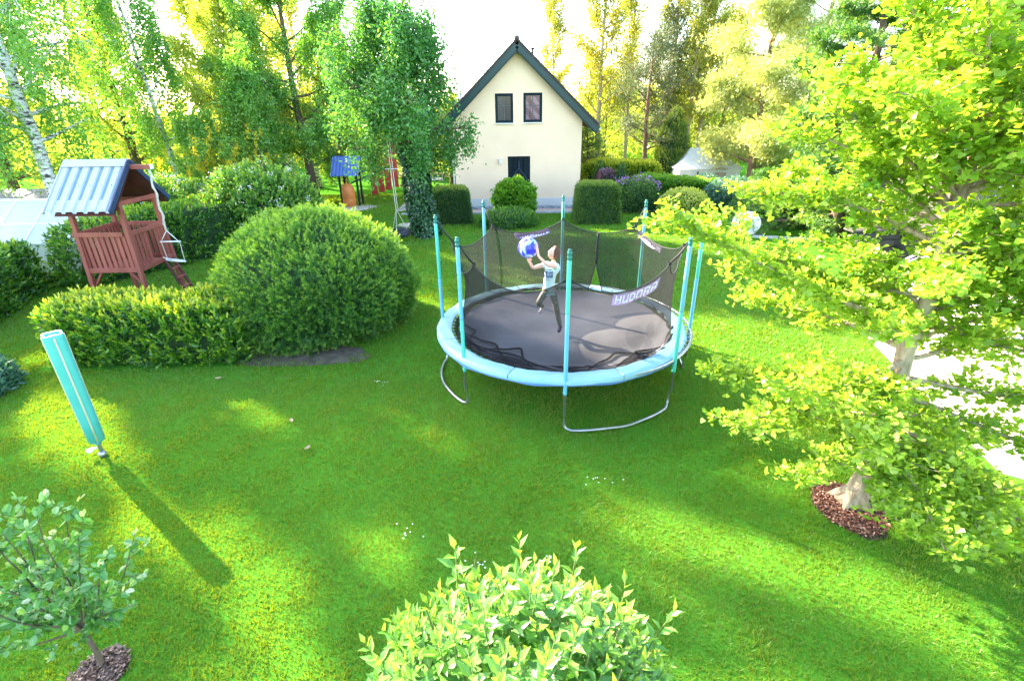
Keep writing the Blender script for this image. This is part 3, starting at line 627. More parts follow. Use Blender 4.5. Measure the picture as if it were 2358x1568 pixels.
# loose net gathered on the mat edge: wrinkled dark band with folds
s=MB(); rows=[]
for k,q in enumerate(np.linspace(0,1,7)):
    row=[]
    for j in range(241):
        a=2*math.pi*j/240; wd=.10+.05*math.sin(a*3+1)+.10*math.exp(-(angd(math.degrees(a)-215)/40)**2)+.04*math.sin(a*11)+.10*math.exp(-(angd(math.degrees(a)-300)/30)**2)
        r=1.95-q*wd; z=TZ-.018+.045*math.sin(math.pi*q)*(.5+.5*math.sin(a*31+q*6+2*math.sin(a*7)))+.02*q*(math.sin(a*17)>0)
        row.append((r*math.cos(a),r*math.sin(a),z+.008))
    rows.append(row)
s.grid(rows); s.build('net_gather',M_FOLD,tr,True)
for k,(a0,a1,amp) in enumerate([(190,240,.28),(205,262,.20),(215,250,.42),(275,318,.30),(290,325,.16),(178,205,.2)]):
    s=MB(); P=[]
    for q in np.linspace(0,1,16):
        a=R(a0+(a1-a0)*q); r=1.82-amp*math.sin(math.pi*q)**1.2*(1+.15*math.sin(q*14)); P.append((r*math.cos(a),r*math.sin(a),TZ-.035+.025*math.sin(math.pi*q)))
    W_=[.004+.016*math.sin(math.pi*q) for q in np.linspace(0,1,16)]; s.tube(P,W_,5,cap=False); s.build('net_fold',M_FOLD,tr,True)
for ad,zt in posts:
    a=R(ad); s=MB(); r0,z0=NC,NZ; A=pc(a,2.18,zt-.03); B=pc(a,r0,z0); mid=tuple((A[k]+B[k])/2-(.02 if k==2 else 0) for k in range(3))
    s.tube([A,mid,B],[.010,.016,.014],6); s.lathe([(.03,.02),(.03,-.02)],B,8); s.build('strap',M_HEM,tr,True)
# lettering: block capitals drawn as strokes
FONT={'H':[(0,0,.26,1),(.74,0,1,1),(.2,.38,.8,.62)],'U':[(0,0,.26,1),(.74,0,1,1),(.1,0,.9,.24)],
'D':[(0,0,.24,1),(.1,.80,.78,1),(.1,0,.78,.20),(.76,.16,1,.84)],'O':[(0,.06,.24,.94),(.76,.06,1,.94),(.08,.80,.92,1),(.08,0,.92,.20)],
'R':[(0,0,.24,1),(.1,.82,.88,1),(.76,.52,1,.92),(.1,.38,.88,.54),(.66,0,.92,.40)],'A':[(0,0,.24,.84),(.76,0,1,.84),(.14,.82,.86,1),(.1,.30,.9,.46)]}
M_BAN=clothmat('violet_banner',(.22,.17,.40),(.30,.24,.48),6,.35); M_LET=clothmat('pale_lettering',(.80,.78,.84),(.74,.72,.80),6,.35)
def banner(a0,a1,hgt,label=None,drop=.02):
    def pt(u,v,d):      # u 0..1 left-to-right as read from outside, v 0..1 upwards
        ad=a0+(a1-a0)*u; r0,z0=top_edge(ad); a=R(ad); r=r0+.02-.04*(1-v)+d+.008*math.sin(u*9); return (r*math.cos(a),r*math.sin(a),z0-drop-hgt*(1-v))
    s=MB(); n=24
    for d in (0.0,): s.grid([[pt(i/n,v,d) for i in range(n+1)] for v in (0,.5,1)])
    b=s.build('banner',M_BAN,tr,True)
    if label: b['label']=label
    wdt=abs(R(a1-a0))*1.9; lw=.126; gap=(1-.10-6*lw)/5; s=MB()
    for i,ch in enumerate('HUDORA'):
        u0=.05+i*(lw+gap)
        for (x0,y0,x1,y1) in FONT[ch]:
            for d in (.004,-.004): s.grid([[pt(u0+lw*(x0+(x1-x0)*q),  .13+.74*(y0+(y1-y0)*p_),d) for q in (0,.5,1)] for p_ in (0,1)])
    # small ring mark after the name
    s.build('lettering',M_LET,b)
banner(285.5,309.5,.175,'violet banner with pale capitals on the near side of the net')
banner(94,117,.10,None,.01); banner(15,38,.10,None,.01)

# ------------------------------------------------------------------ boy and ball
def skin(name, pts, edges, mat, parent=None, sub=2, root=0):
    me=bpy.data.meshes.new(name); me.from_pydata([p[:3] for p in pts],edges,[]); o=bpy.data.objects.new(name,me); COL.objects.link(o)
    sk=o.modifiers.new('skin','SKIN'); sk.use_smooth_shade=True
    for i,p in enumerate(pts):
        r=p[3] if isinstance(p[3],tuple) else (p[3],p[3]); me.skin_vertices[0].data[i].radius=r
    me.skin_vertices[0].data[root].use_root=True
    sb=o.modifiers.new('sub','SUBSURF'); sb.levels=sub; sb.render_levels=sub
    dg=bpy.context.evaluated_depsgraph_get(); me2=bpy.data.meshes.new_from_object(o.evaluated_get(dg)); o.modifiers.clear(); o.data=me2
    me2.materials.clear(); me2.materials.append(mat); me2.update()
    for p in me2.polygons: p.use_smooth=True
    if parent: o.parent=parent
    return o
BX,BY,BZ=.83,8.03,.86
boy=empty('person',(BX,BY,BZ),'child in pale printed t-shirt and olive camouflage trousers catching a ball on the trampoline','person')
def bp(x,y,z): return (x-BX,y-BY,z-BZ)
M_SKIN=pmat('skin',(.72,.42,.31),(.66,.37,.27),6,.5); M_HAIR=pmat('brown_hair',(.16,.075,.035),(.07,.03,.015),60,.6,bump=.6)
M_SHIRT=clothmat('pale_mint_cotton',(.60,.74,.66),(.54,.68,.61),10,.1); M_CAMO=clothmat('camouflage_cotton',(.13,.14,.085),(.27,.26,.18),22,.05,.42,.55)
M_SOCKW=pmat('white_sock',(.75,.68,.68),(.65,.58,.58),20,.8); M_SOCKD=pmat('dark_violet_sock',(.07,.045,.10),(.04,.03,.07),20,.8); M_PRINT=clothmat('dark_print',(.05,.07,.14),(.30,.38,.46),30,.1,.4,.6)
J=dict(pel=(.635,8.12,1.60),bel=(.635,8.11,1.74),ch=(.655,8.10,1.90),up=(.675,8.10,1.985),nk=(.70,8.105,2.06),hd0=(.705,8.11,2.10),
 hl=(.575,8.10,1.55),kl=(.445,7.99,1.385),al=(.545,8.17,1.255),tl=(.475,8.09,1.175), hr=(.70,8.11,1.55),kr=(.765,8.02,1.245),ar=(.835,8.065,.925),tr=(.80,7.94,.885),
 sl=(.575,8.15,2.01),el=(.365,8.10,1.965),wl=(.275,8.07,2.135), sr=(.775,8.05,1.995),er=(.575,7.90,2.075),wr=(.445,7.93,2.205))
def P_(k,r): return (*bp(*J[k]),r)
names=['pel','bel','ch','up','nk','hd0','hl','kl','al','tl','hr','kr','ar','tr','sl','el','wl','sr','er','wr']
rad=dict(pel=(.085,.07),bel=(.085,.065),ch=(.095,.07),up=(.085,.06),nk=.035,hd0=.04,hl=.062,kl=.043,al=.028,tl=.026,hr=.062,kr=.043,ar=.028,tr=.026,sl=.042,el=.031,wl=.020,sr=.042,er=.031,wr=.020)
pts=[P_(k,rad[k]) for k in names]; I={k:i for i,k in enumerate(names)}
ed=[(I[a],I[b]) for a,b in [('pel','bel'),('bel','ch'),('ch','up'),('up','nk'),('nk','hd0'),('pel','hl'),('hl','kl'),('kl','al'),('al','tl'),('pel','hr'),('hr','kr'),('kr','ar'),('ar','tr'),('up','sl'),('sl','el'),('el','wl'),('up','sr'),('sr','er'),('er','wr')]]
BC=Vector((.285,8.10,2.305)); BR=.168
def hand(wr,palm,nrm_out,side,th):
    """five skinned fingers lying on the ball; palm point then finger chains that follow the ball"""
    w0=len(pts); pm=Vector(palm); pts.append((*bp(*pm),(.030,.017))); ed.append((I[wr],w0))
    dirv=(pm-Vector(J[wr])).normalized(); sd=Vector(side).normalized()
    for k,(sp_,ln) in enumerate([(-.030,.058),(-.010,.070),(.010,.066),(.030,.052)]):
        prev=w0; base=pm+sd*sp_*.9+dirv*.022
        for j,q in enumerate((0,.5,1)):
            p=base+dirv*ln*q+sd*sp_*.35*q; c=(p-BC); 
            p=BC+c.normalized()*(BR+.010) if (c.length<BR+.05) else p
            pts.append((*bp(*p),.0088-.001*j)); ed.append((prev,len(pts)-1)); prev=len(pts)-1
    prev=w0
    for q in (.5,1): 
        p=pm+Vector(th)*.055*q+dirv*.012; c=p-BC; p=BC+c.normalized()*(BR+.011) if c.length<BR+.05 else p
        pts.append((*bp(*p),.010-.001*q)); ed.append((prev,len(pts)-1)); prev=len(pts)-1
pa1=BC+Vector((.05,-.03,-1)).normalized()*(BR+.018); hand('wl',tuple(pa1),None,(0,1,0),(.6,-.7,.1))
pa2=BC+Vector((.78,-.72,.05)).normalized()*(BR+.018); hand('wr',tuple(pa2),None,(-.6,-.5,-.4),(.1,.2,1))
body=skin('body',pts,ed,M_SKIN,boy,2,0)
# head: shaped ellipsoid with face, joined into the body mesh
hm=MB(); n_,m_=22,28; hc=Vector((.700,8.105,2.205)); fwd=Vector((-.74,-.32,.58)).normalized(); upv=(Vector((.45,.0,.85))-fwd*Vector((.45,.0,.85)).dot(fwd)).normalized(); rt=fwd.cross(upv)
def hp(th,ph):     # th polar from crown, ph around, 0=face
    x=math.sin(th)*math.sin(ph); yv=math.sin(th)*math.cos(ph); z=math.cos(th)
    rx,ry,rz=.070,.088,.105
    jaw=max(0,-z); x*=1-.30*jaw**1.5; yv*=1-.12*jaw if yv>0 else 1-.25*jaw
    d=Vector((x*rx,yv*ry,z*rz))
    g=lambda a,b,c,s_: math.exp(-((ph-a)**2/b**2+(th-c)**2/s_**2))
    f=0
    pp=(ph+math.pi)%(2*math.pi)-math.pi
    gg=lambda a,b,c,s_: math.exp(-(((pp-a)/b)**2+((th-c)/s_)**2))
    f+=.022*gg(0,.14,1.80,.13)+.010*gg(0,.10,1.60,.2)-.010*gg(.42,.18,1.58,.13)-.010*gg(-.42,.18,1.58,.13)+.005*gg(0,.3,2.13,.07)-.004*gg(0,.3,2.06,.04)+.006*gg(0,.3,2.45,.15)
    f+=.018*gg(1.55,.10,1.62,.22)+.018*gg(-1.55,.10,1.62,.22)
    d+=d.normalized()*f
    return hc+rt*d.x+fwd*d.y+upv*d.z
V=[[tuple(Vector(bp(*hp(math.pi*i/n_,2*math.pi*j/m_)))) for j in range(m_)] for i in range(n_+1)]
hm.grid(V,0,True); hm_o=hm.build('head_tmp',M_SKIN,None,True)
import bmesh
bm=bmesh.new(); bm.from_mesh(body.data); bm.from_mesh(hm_o.data); bm.to_mesh(body.data); bm.free(); bpy.data.objects.remove(hm_o)
for p in body.data.polygons: p.use_smooth=True
for sg in (-1,1):
    s=MB(); q=hp(1.58,.40*sg); e=bp(*q); s.lathe([(.001,.009),(.008,.006),(.011,0),(.008,-.006),(.001,-.009)],e,8); s.build('eye',pmat('eye',(.05,.035,.03),None,4,.2),boy,True)
s=MB(); s.tube([bp(*(hp(2.09,a)+fwd*.001)) for a in (-.28,-.1,.1,.28)],.0045,5); s.build('mouth',pmat('lips',(.50,.16,.13),None,4,.5),boy,True)
hr_=MB(); rows=[]; rg=np.random.RandomState(5)
for i in range(13):
    row=[]
    for j in range(m_):
        ph=2*math.pi*j/m_; pp=(ph+math.pi)%(2*math.pi)-math.pi; lim=.72+1.35*min(1,max(0,(abs(pp)-.5)/1.1)); th=lim*i/12
        p=hp(th,ph); d=(p-hc).normalized(); t=.016*(1-(i/12)**6)+.008*math.sin(j*2.1+i*1.7)+rg.rand()*.010; row.append(bp(*(p+d*t)))
    rows.append(row)
hr_.grid(rows,0,True); hr_.build('hair',M_HAIR,boy,True)
sh=skin('shirt',[P_('pel',(.100,.085)),P_('bel',(.103,.083)),P_('ch',(.112,.086)),P_('up',(.100,.074)),(*bp(.695,8.105,2.035),.052),P_('sl',.056),(*bp(.50,8.135,1.995),.050),P_('sr',.056),(*bp(.70,7.99,2.025),.050),(*bp(.638,8.12,1.575),(.104,.086))],[(9,0),(0,1),(1,2),(2,3),(3,4),(3,5),(5,6),(3,7),(7,8)],M_SHIRT,boy)
tq=lambda a,b,q: tuple(J[a][k]+(J[b][k]-J[a][k])*q for k in range(3))
pn=skin('trousers',[(*bp(.635,8.12,1.60),(.094,.079)),(*bp(.636,8.12,1.56),.086),P_('hl',.073),(*bp(*tq('hl','kl',.5)),.062),P_('kl',.054),(*bp(*tq('kl','al',.45)),.046),(*bp(*tq('kl','al',.92)),.040),P_('hr',.073),(*bp(*tq('hr','kr',.5)),.062),P_('kr',.054),(*bp(*tq('kr','ar',.5)),.046),(*bp(*tq('kr','ar',.95)),.040)],[(0,1),(1,2),(2,3),(3,4),(4,5),(5,6),(1,7),(7,8),(8,9),(9,10),(10,11)],M_CAMO,boy)
skin('sock',[(*bp(*tq('kl','al',.85)),.034),P_('al',.034),(*bp(*tq('al','tl',.55)),.033),(*bp(*tq('al','tl',1.1)),.028)],[(0,1),(1,2),(2,3)],M_SOCKW,boy)['label']='white sock on the lifted foot'
skin('sock',[(*bp(*tq('kr','ar',.9)),.036),P_('ar',.037),(*bp(.818,8.0,.905),.036),(*bp(.795,7.915,.893),.030)],[(0,1),(1,2),(2,3)],M_SOCKD,boy)['label']='dark violet sock on the standing foot'
# chest print: a patch following the shirt front (chest faces the ball and the camera)
s=MB(); cdir=Vector((-.50,-.86,0)).normalized(); cr=Vector((0,0,1)).cross(cdir); rows=[]
from mathutils.bvhtree import BVHTree
bv=BVHTree.FromPolygons([v.co for v in sh.data.vertices],[tuple(p.vertices) for p in sh.data.polygons])
def onshirt(u,v):
    o_=Vector(bp(.645,8.105,1.865))+cr*u+Vector((.10,0,1))*v+cdir*.4; h=bv.ray_cast(o_,-cdir); return (h[0] if h[0] else o_-cdir*.3)+cdir*.004
for k,(v0,v1,u0,u1) in enumerate([(-.06,.06,-.078,.078),(-.095,-.082,-.06,.05),(.078,.088,-.05,.06)]):
    s.grid([[tuple(onshirt(u,v)) for u in np.linspace(u0,u1,8)] for v in np.linspace(v0,v1,6)])
s.build('shirt_print',M_PRINT,boy,True)
s=MB(); wd=[tuple(onshirt(0,-.27)+cdir*.012+cr*q+Vector((0,0,-.05*abs(q)/.03))) for q in (-.03,0,.03)]; s.tube(wd,.005,5); s.build('drawstring',M_HEM,boy)
m,nt=newmat('marbled_blue_ball'); L=nt.links.new; p=nt.nodes.new('ShaderNodeBsdfPrincipled'); o=nt.nodes.new('ShaderNodeOutputMaterial'); L(p.outputs[0],o.inputs[0]); p.inputs['Roughness'].default_value=.25
tc=nt.nodes.new('ShaderNodeTexCoord'); mp=nt.nodes.new('ShaderNodeMapping'); mp.inputs['Rotation'].default_value=(.4,.5,.3); mp.inputs['Scale'].default_value=(1,1,.45); L(tc.outputs['Object'],mp.inputs[0])
n=nt.nodes.new('ShaderNodeTexNoise'); n.inputs['Scale'].default_value=7; n.inputs['Detail'].default_value=4; n.inputs['Distortion'].default_value=1.2; L(mp.outputs[0],n.inputs[0])
r=ramp(nt,[(.42,(.045,.04,.55)),(.50,(.13,.20,.70)),(.58,(.62,.70,.80)),(.68,(.10,.12,.62))]); L(n.outputs[0],r.inputs[0]); L(r.outputs[0],p.inputs['Base Color'])
s=MB(); s.lathe([(BR*math.sin(a)+.0001,BR*math.cos(a)) for a in np.linspace(0,math.pi,25)],(0,0,0),36); tag(s.build('ball',m,None,True,loc=tuple(BC)),'blue and white marbled play ball held up by the child','ball')

# ------------------------------------------------------------------ rotary clothes dryer, closed under its cover
dx,dy=-5.75,5.85
dyr=empty('clothes_dryer',(dx,dy,0),'folded rotary clothes dryer under a turquoise cover standing on the lawn','clothes dryer')
M_COVER=clothmat('turquoise_cover',(.07,.42,.36),(.10,.47,.41),3,.15); M_PIPING=pmat('beige_piping',(.62,.56,.36),(.5,.44,.28),8,.7)
s=MB(); s.tube([(0,0,0),(0,0,.5)],.026,10); s.lathe([(.035,0),(.05,.0),(.05,.07),(.028,.09)],(0,0,0),10); s.build('pole',M_METAL,dyr,True)
lob=lambda a: .098+.024*abs(math.cos(2*a))**1.6
s=MB(); rows=[]
for z,k in ((.26,.55),(.28,.86),(.6,.93),(1.2,1.0),(1.84,1.06),(1.875,1.02),(1.87,.75),(1.80,.55)):
    rows.append([((lob(a)*k+.003*math.sin(5*z*6+a*3))*math.cos(a),(lob(a)*k)*math.sin(a),z) for a in np.linspace(0,2*np.pi,48,endpoint=False)])
s.grid(rows,0,True); s.build('cover',M_COVER,dyr,True)
for k in range(4):
    a=math.pi/4+k*math.pi/2; s=MB(); s.tube([((lob(a)*q+.004)*math.cos(a),(lob(a)*q+.004)*math.sin(a),z) for z,q in ((.29,.87),(.6,.93),(1.2,1.0),(1.85,1.06))],.011,5); s.build('piping',M_PIPING,dyr,True)
s=MB(); s.lathe([(.001,1.845),(.05,1.85),(.055,1.83),(.05,1.80)],(0,0,0),10); s.build('top_cap',M_CAP,dyr,True)
s=MB(); s.tube([(0,0,.22),(0,0,.27)],.045,10); s.build('ground_collar',pmat('blue_collar',(.10,.35,.40),None,6,.5),dyr,True)
s=MB(); s.tube([(-.03,-.02,.16),(-.09,-.03,.15),(-.12,-.03,.13)],[.012,.02,.03],8); s.lathe([(.001,.03),(.035,.02),(.04,-.01),(.02,-.03),(.001,-.03)],(-.13,-.03,.12),10); s.build('knob',M_WHITE,dyr,True)

# ------------------------------------------------------------------ play tower
M_RED=pmat('red_brown_timber',(.33,.085,.060),(.23,.055,.040),3,.6,bump=.3,stretch=(1,1,.3),lo=.35,hi=.65)
M_DARKW=pmat('dark_red_timber',(.12,.035,.028),(.08,.022,.018),4,.7)
M_RIBSHADE=pmat('blue_grey_rib_shade',(.13,.22,.33),(.10,.18,.28),3,.5); M_SHEET=pmat('pale_roof_sheet',(.37,.39,.41),(.31,.34,.37),3,.45,spec=.5); M_NAVY=pmat('navy_flashing',(.025,.045,.10),(.02,.035,.08),5,.45); M_ROPE=pmat('pale_rope',(.60,.54,.46),(.40,.36,.30),60,.9)
tw=empty('play_tower',(-9.5,12.5,0),'red brown wooden play tower with ribbed blue grey roof behind the laurel hedge','play tower')
o_=(-9.5,12.5)
xL,xR,yF,yB=-.57,.57,-.62,.62
def tb(name,mb,mat,parent=None,bevel=.006): return mb.build(name,mat,parent or tw,bevel=bevel)
for x in (xL,xR):
    for y in (yF,yB):
        s=MB(); s.bar((x*1.12,y*1.12,0),(x,y,2.55),.095,.095,up=(0,1,0)); tb('post',s,M_RED)
s=MB(); 
for k in range(9): s.box((0,yF+.10+k*(yB-yF-.2)/8,.93),(xR-xL-.02,.135,.03))
tb('floor',s,M_RED)
def rail(name,a,b,z,h=.10,t=.035): s=MB(); s.bar((a[0],a[1],z),(b[0],b[1],z),t,h); tb(name,s,M_RED)
yo=yF-.065
rail('rail',(xL-.10,yo),(xR-.08,yo),1.82,.105); rail('rail',(xL-.06,yo),(xR+.06,yo),.97,.12)
for k in range(9):
    s=MB(); x=xL+.01+k*.128; s.box((x,yo+.03,1.38),(.085,.02,.80)); tb('baluster',s,M_RED,None,.003)
for y,zz in ((yB+.03,1.82),): rail('rail',(xL,y),(xR,y),zz,.105); rail('rail',(xL,y),(xR,y),.97,.12)
for k in range(9):
    s=MB(); x=xL+.03+k*.132; s.box((x,yB,1.38),(.085,.02,.80)); tb('baluster',s,M_RED,None,.003)
for x in (xL-.03,xR+.06):
    rail('rail',(x,yF+.02),(x,yB+.08),1.82,.105); rail('rail',(x,yF+.02),(x,yB+.08),.97,.12)
    for k in range(9):
        if x>0 and k in (4,5,6)[:2]: continue
        s=MB(); y=yF+.10+k*.132; s.box((x-.025,y,1.38),(.02,.085,.80)); tb('baluster',s,M_RED,None,.003)
for x,sg in ((xL,1),(xR,-1)):
    s=MB(); s.bar((x,yF,.60),(x+sg*.22,yF,.90),.05,.07,up=(0,1,0)); tb('brace',s,M_RED)
s=MB(); s.bar((xL,yF-.02,2.43),(xR,yF-.02,2.43),.06,.1); tb('plate_beam',s,M_RED); s=MB(); s.bar((xL,yB+.02,2.43),(xR,yB+.02,2.43),.06,.1); tb('plate_beam',s,M_RED)
s=MB(); s.bar((xR+.02,yF-.1,2.50),(xR+.02,yB+.1,2.50),.05,.10); tb('tie_beam',s,M_RED); s=MB(); s.bar((xL,yF,2.50),(xL,yB,2.50),.05,.10); tb('tie_beam',s,M_RED)
s=MB(); s.poly_prism([(-.62,2.56),(.62,2.56),(0,3.16)],lambda u,v,d:(d,u,v),xL-.02,xL+.02); tb('gable_board',s,M_DARKW)
s=MB(); s.add([(xL-.1,-.98,2.30),(xR+.12,-.98,2.30),(xR+.12,0,3.26),(xL-.1,0,3.26)],[(0,1,2,3)]); s.add([(xL-.1,.98,2.30),(xR+.12,.98,2.30),(xR+.12,0,3.26),(xL-.1,0,3.26)],[(0,1,2,3)]); s.build('roof_boards',M_DARKW,tw)
for sg in (-1,1):       # ribbed metal sheet, one per slope
    s=MB(); n=6; x0,x1=-.80,.66; prof=[]
    for k in range(n):
        a=x0+(x1-x0)*k/n; wd=(x1-x0)/n; prof+= [(a,0.045),(a+.30*wd,0.045),(a+.40*wd,0),(a+.55*wd,0),(a+.9*wd,0)] if False else [(a,.05),(a+.52*wd,.05),(a+.62*wd,0),(a+.90*wd,0)]
    prof.append((x1,.05)); prof=[(x,h) for x,h in prof]
    rows=[]
    for q in np.linspace(0,1,10): rows.append([(x,sg*1.05*q,3.35-.98*q+h*.8) for x,h in prof])
    s.grid(rows); sh_=s.build('roof_sheet',M_SHEET,tw)
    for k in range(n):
        a=x0+(x1-x0)*k/n; wd=(x1-x0)/n; q=MB(); q.grid([[(x,sg*1.04*u,3.353-.98*u+.004) for x in (a+.62*wd,a+.90*wd)] for u in (0.12,.98)]); q.build('rib_shade',M_RIBSHADE,sh_)  # strips laid in the troughs; shading between the ribs painted as darker blue
    if sg<0:
        for k in range(6):
            for q in (.5,.97):
                s=MB(); x=x0+.27*(x1-x0)/6+k*(x1-x0)/6; s.lathe([(.001,.03),(.012,.025),(.016,0)],(x,sg*1.05*q,3.35-.98*q+.04),7); s.build('roof_screw',M_METAL,sh_)
    s=MB(); s.bar((x1+.015,sg*.0,3.37),(x1+.015,sg*1.07,3.37-.99),.04,.12); tb('verge_board',s,M_NAVY)
    s=MB(); s.bar((x0-.015,sg*.0,3.37),(x0-.015,sg*1.07,3.37-.99),.03,.06); tb('verge_board',s,M_SHEET)
s=MB(); s.grid([[(x,y,z) for x in (-.82,.68)] for y,z in ((-.15,3.275),(0,3.42),(.15,3.275))]); s.build('ridge_flashing',M_SHEET,tw)
s=MB(); s.bar((-.5,0,3.24),(1.16,0,3.24),.09,.10); tb('swing_beam',s,M_RED); s=MB(); s.box((1.17,0,3.24),(.03,.095,.105)); tb('beam_cap',s,M_WHITE)
for y in (.12,.45):
    s=MB(); s.bar((xR+.42,y+.1,0),(xR+.10,y+.1,.95),.04,.09,up=(0,1,0)); tb('ladder_side',s,M_DARKW)
for k in range(3):
    q=.25+.25*k; s=MB(); s.bar((xR+.42-.32*q,.22,.95*q),(xR+.42-.32*q,.55,.95*q),.08,.03); tb('rung',s,M_RED)
# trapeze hanging from the beam: a thing of its own
tz=empty('trapeze_swing',(-9.5+1.08,12.5,3.2),'pale knotted rope with trapeze bar hanging from the tower beam','swing')
s=MB(); Pz=[(.02*math.sin(k*1.1),0+.01*math.cos(k*2),-k*.085) for k in range(18)]; s.tube(Pz,[.022+.008*(k%2) for k in range(18)],6); s.build('rope',M_ROPE,tz,True)
e0=Pz[-1]; s=MB()
for a in (-.22,.22): s.tube([e0,(a,.0,-1.72)],.010,5)
s.tube([(-.24,0,-1.72),(.26,0,-1.72)],.018,6); s.build('trapeze_bar',M_WHITE,tz,True)
s=MB(); s.tube([(-.22,0,-1.72),(-.20,0.02,-2.15)],.010,5); s.tube([(.24,0,-1.72),(.22,.02,-2.22)],.010,5); s.build('side_rope',M_ROPE,tz)
s=MB(); s.tube([(.0+.24*math.cos(a),.02+.07*math.sin(a),-2.20-.03*math.cos(a)) for a in np.linspace(0,2*np.pi,16,endpoint=False)],.014,6,closed=True); s.tube([(-.28,0,-2.12),(.24,0,-2.24)],.016,6); s.build('seat_bar',M_WHITE,tz,True)

# ------------------------------------------------------------------ hedges and shrubs near the lawn
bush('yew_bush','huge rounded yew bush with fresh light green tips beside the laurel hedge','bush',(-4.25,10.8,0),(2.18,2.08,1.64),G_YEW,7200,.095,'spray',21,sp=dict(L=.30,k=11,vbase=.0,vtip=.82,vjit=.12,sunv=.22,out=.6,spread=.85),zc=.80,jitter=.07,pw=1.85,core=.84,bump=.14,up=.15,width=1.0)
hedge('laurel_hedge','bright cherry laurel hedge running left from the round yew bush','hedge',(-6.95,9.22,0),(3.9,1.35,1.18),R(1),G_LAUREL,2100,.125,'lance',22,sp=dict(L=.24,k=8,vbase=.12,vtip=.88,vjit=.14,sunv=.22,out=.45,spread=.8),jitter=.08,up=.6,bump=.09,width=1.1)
hedge('laurel_hedge','darker laurel hedge along the left edge behind the play tower','hedge',(-13.4,11.6,0),(2.6,4.2,1.45),R(20),G_LAUREL,1900,.15,'lance',23,sp=dict(L=.26,k=7,vbase=.0,vtip=.65,vjit=.14,sunv=.2,spread=.8),jitter=.12,up=.5,bump=.14,width=1.1)
hedge('laurel_hedge','long laurel hedge behind the tower ladder and grass strip','hedge',(-10.6,17.2,0),(1.9,8.2,1.7),R(-28),G_LAUREL,2400,.16,'lance',24,sp=dict(L=.28,k=7,vbase=.0,vtip=.65,vjit=.14,sunv=.2,spread=.8),jitter=.12,up=.5,bump=.14,width=1.1)
bush('bush','bushy bluish green shrub low at the left edge before the hedge','bush',(-9.7,7.6,0),(.95,.75,.55),G_BLUE,4500,.13,'lance',25,zc=.15,width=.8,up=.5)
bush('flowering_shrub','grey green shrub dotted with white blossom left of the yew','shrub',(-9.1,19.2,0),(2.1,1.8,1.75),G_SHRUB,2500,.12,'quad',26,sp=dict(L=.38,k=9,vbase=.05,vtip=.8,spread=.9),width=1.5,zc=.9,jitter=.2,core=.72,bump=.2,flowers=(G_WHITE,70,.07,lambda p:True))
bush('flowering_shrub','white blossomed shrub behind the tower roof gable','shrub',(-13.4,20.0,0),(2.0,1.8,1.4),G_SHRUB,2000,.12,'quad',27,sp=dict(L=.38,k=9,vbase=.05,vtip=.8,spread=.9),width=1.5,zc=.8,jitter=.2,core=.72,bump=.2,flowers=(G_WHITE,60,.08,lambda p:True))
bush('bush','dark evergreen bush between the white shrub and the ivy tree','bush',(-9.9,22.6,0),(1.5,1.3,1.05),G_BOX,9000,.11,'quad',28,zc=.5,jitter=.2)
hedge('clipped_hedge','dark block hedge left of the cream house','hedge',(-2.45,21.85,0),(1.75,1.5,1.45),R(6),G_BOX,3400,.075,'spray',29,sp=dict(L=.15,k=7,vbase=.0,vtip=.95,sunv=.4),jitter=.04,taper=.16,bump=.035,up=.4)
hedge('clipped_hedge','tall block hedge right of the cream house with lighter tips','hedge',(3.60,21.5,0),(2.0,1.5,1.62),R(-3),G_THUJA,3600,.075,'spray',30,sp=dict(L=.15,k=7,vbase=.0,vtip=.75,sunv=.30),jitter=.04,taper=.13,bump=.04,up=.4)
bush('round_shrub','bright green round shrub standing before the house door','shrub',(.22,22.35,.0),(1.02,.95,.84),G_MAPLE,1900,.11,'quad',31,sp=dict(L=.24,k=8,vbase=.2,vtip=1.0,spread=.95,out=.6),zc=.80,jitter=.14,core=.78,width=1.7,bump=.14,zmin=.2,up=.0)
bush('low_shrub','low spreading shrub in front of the bright round shrub','shrub',(-.05,20.9,0),(1.2,.9,.50),G_YEW,1500,.09,'spray',32,sp=dict(L=.2,k=9,vbase=.0,vtip=.6),zc=.22,jitter=.1)
# right hand side borders
hedge('yellow_hedge','yellow green hedge running right from the house corner','hedge',(6.0,28.7,0),(4.3,2.0,1.75),R(-12),G_MAPYEL,3400,.10,'quad',33,sp=dict(L=.18,k=7,vbase=.2,vtip=.95,sunv=.2),jitter=.06,bump=.08,width=1.5)
hedge('green_hedge','sunlit green hedge sloping down before the white tent','hedge',(8.3,26.0,0),(4.6,1.7,1.15),R(-22),G_MAPLE,3000,.10,'quad',34,sp=dict(L=.2,k=7,vbase=.1,vtip=.9,sunv=.2),jitter=.06,bump=.12,width=1.5)
bush('dark_red_shrub','dark red leaved shrub beside the brown post','shrub',(4.75,25.9,0),(.55,.5,.7),G_DARKRED,2600,.09,'quad',35,zc=.9)
bush('rhododendron','rounded dark rhododendron with lilac blossom on top','shrub',(5.75,23.9,0),(1.15,.95,.85),G_BOX,9500,.10,'lance',36,zc=.55,vbase=.45,flowers=(G_PINK,34,.10,lambda p:p[2]>.98 and p[1]>-.45))
bush('bush','blue green bush below the white tent','bush',(10.4,24.2,0),(1.5,1.2,.85),G_BLUE,9500,.10,'quad',37,zc=.35,jitter=.16)
bush('bush','small bright bush at the foot of the white tent','bush',(9.9,26.6,0),(.8,.7,.7),G_BLUE,4000,.10,'quad',38,zc=.45,jitter=.16)
bush('bush','yellow green leafy bush left of the satellite dish','bush',(7.6,22.7,0),(1.0,.8,.60),G_YELLOW,5000,.10,'quad',39,zc=.4,jitter=.16)
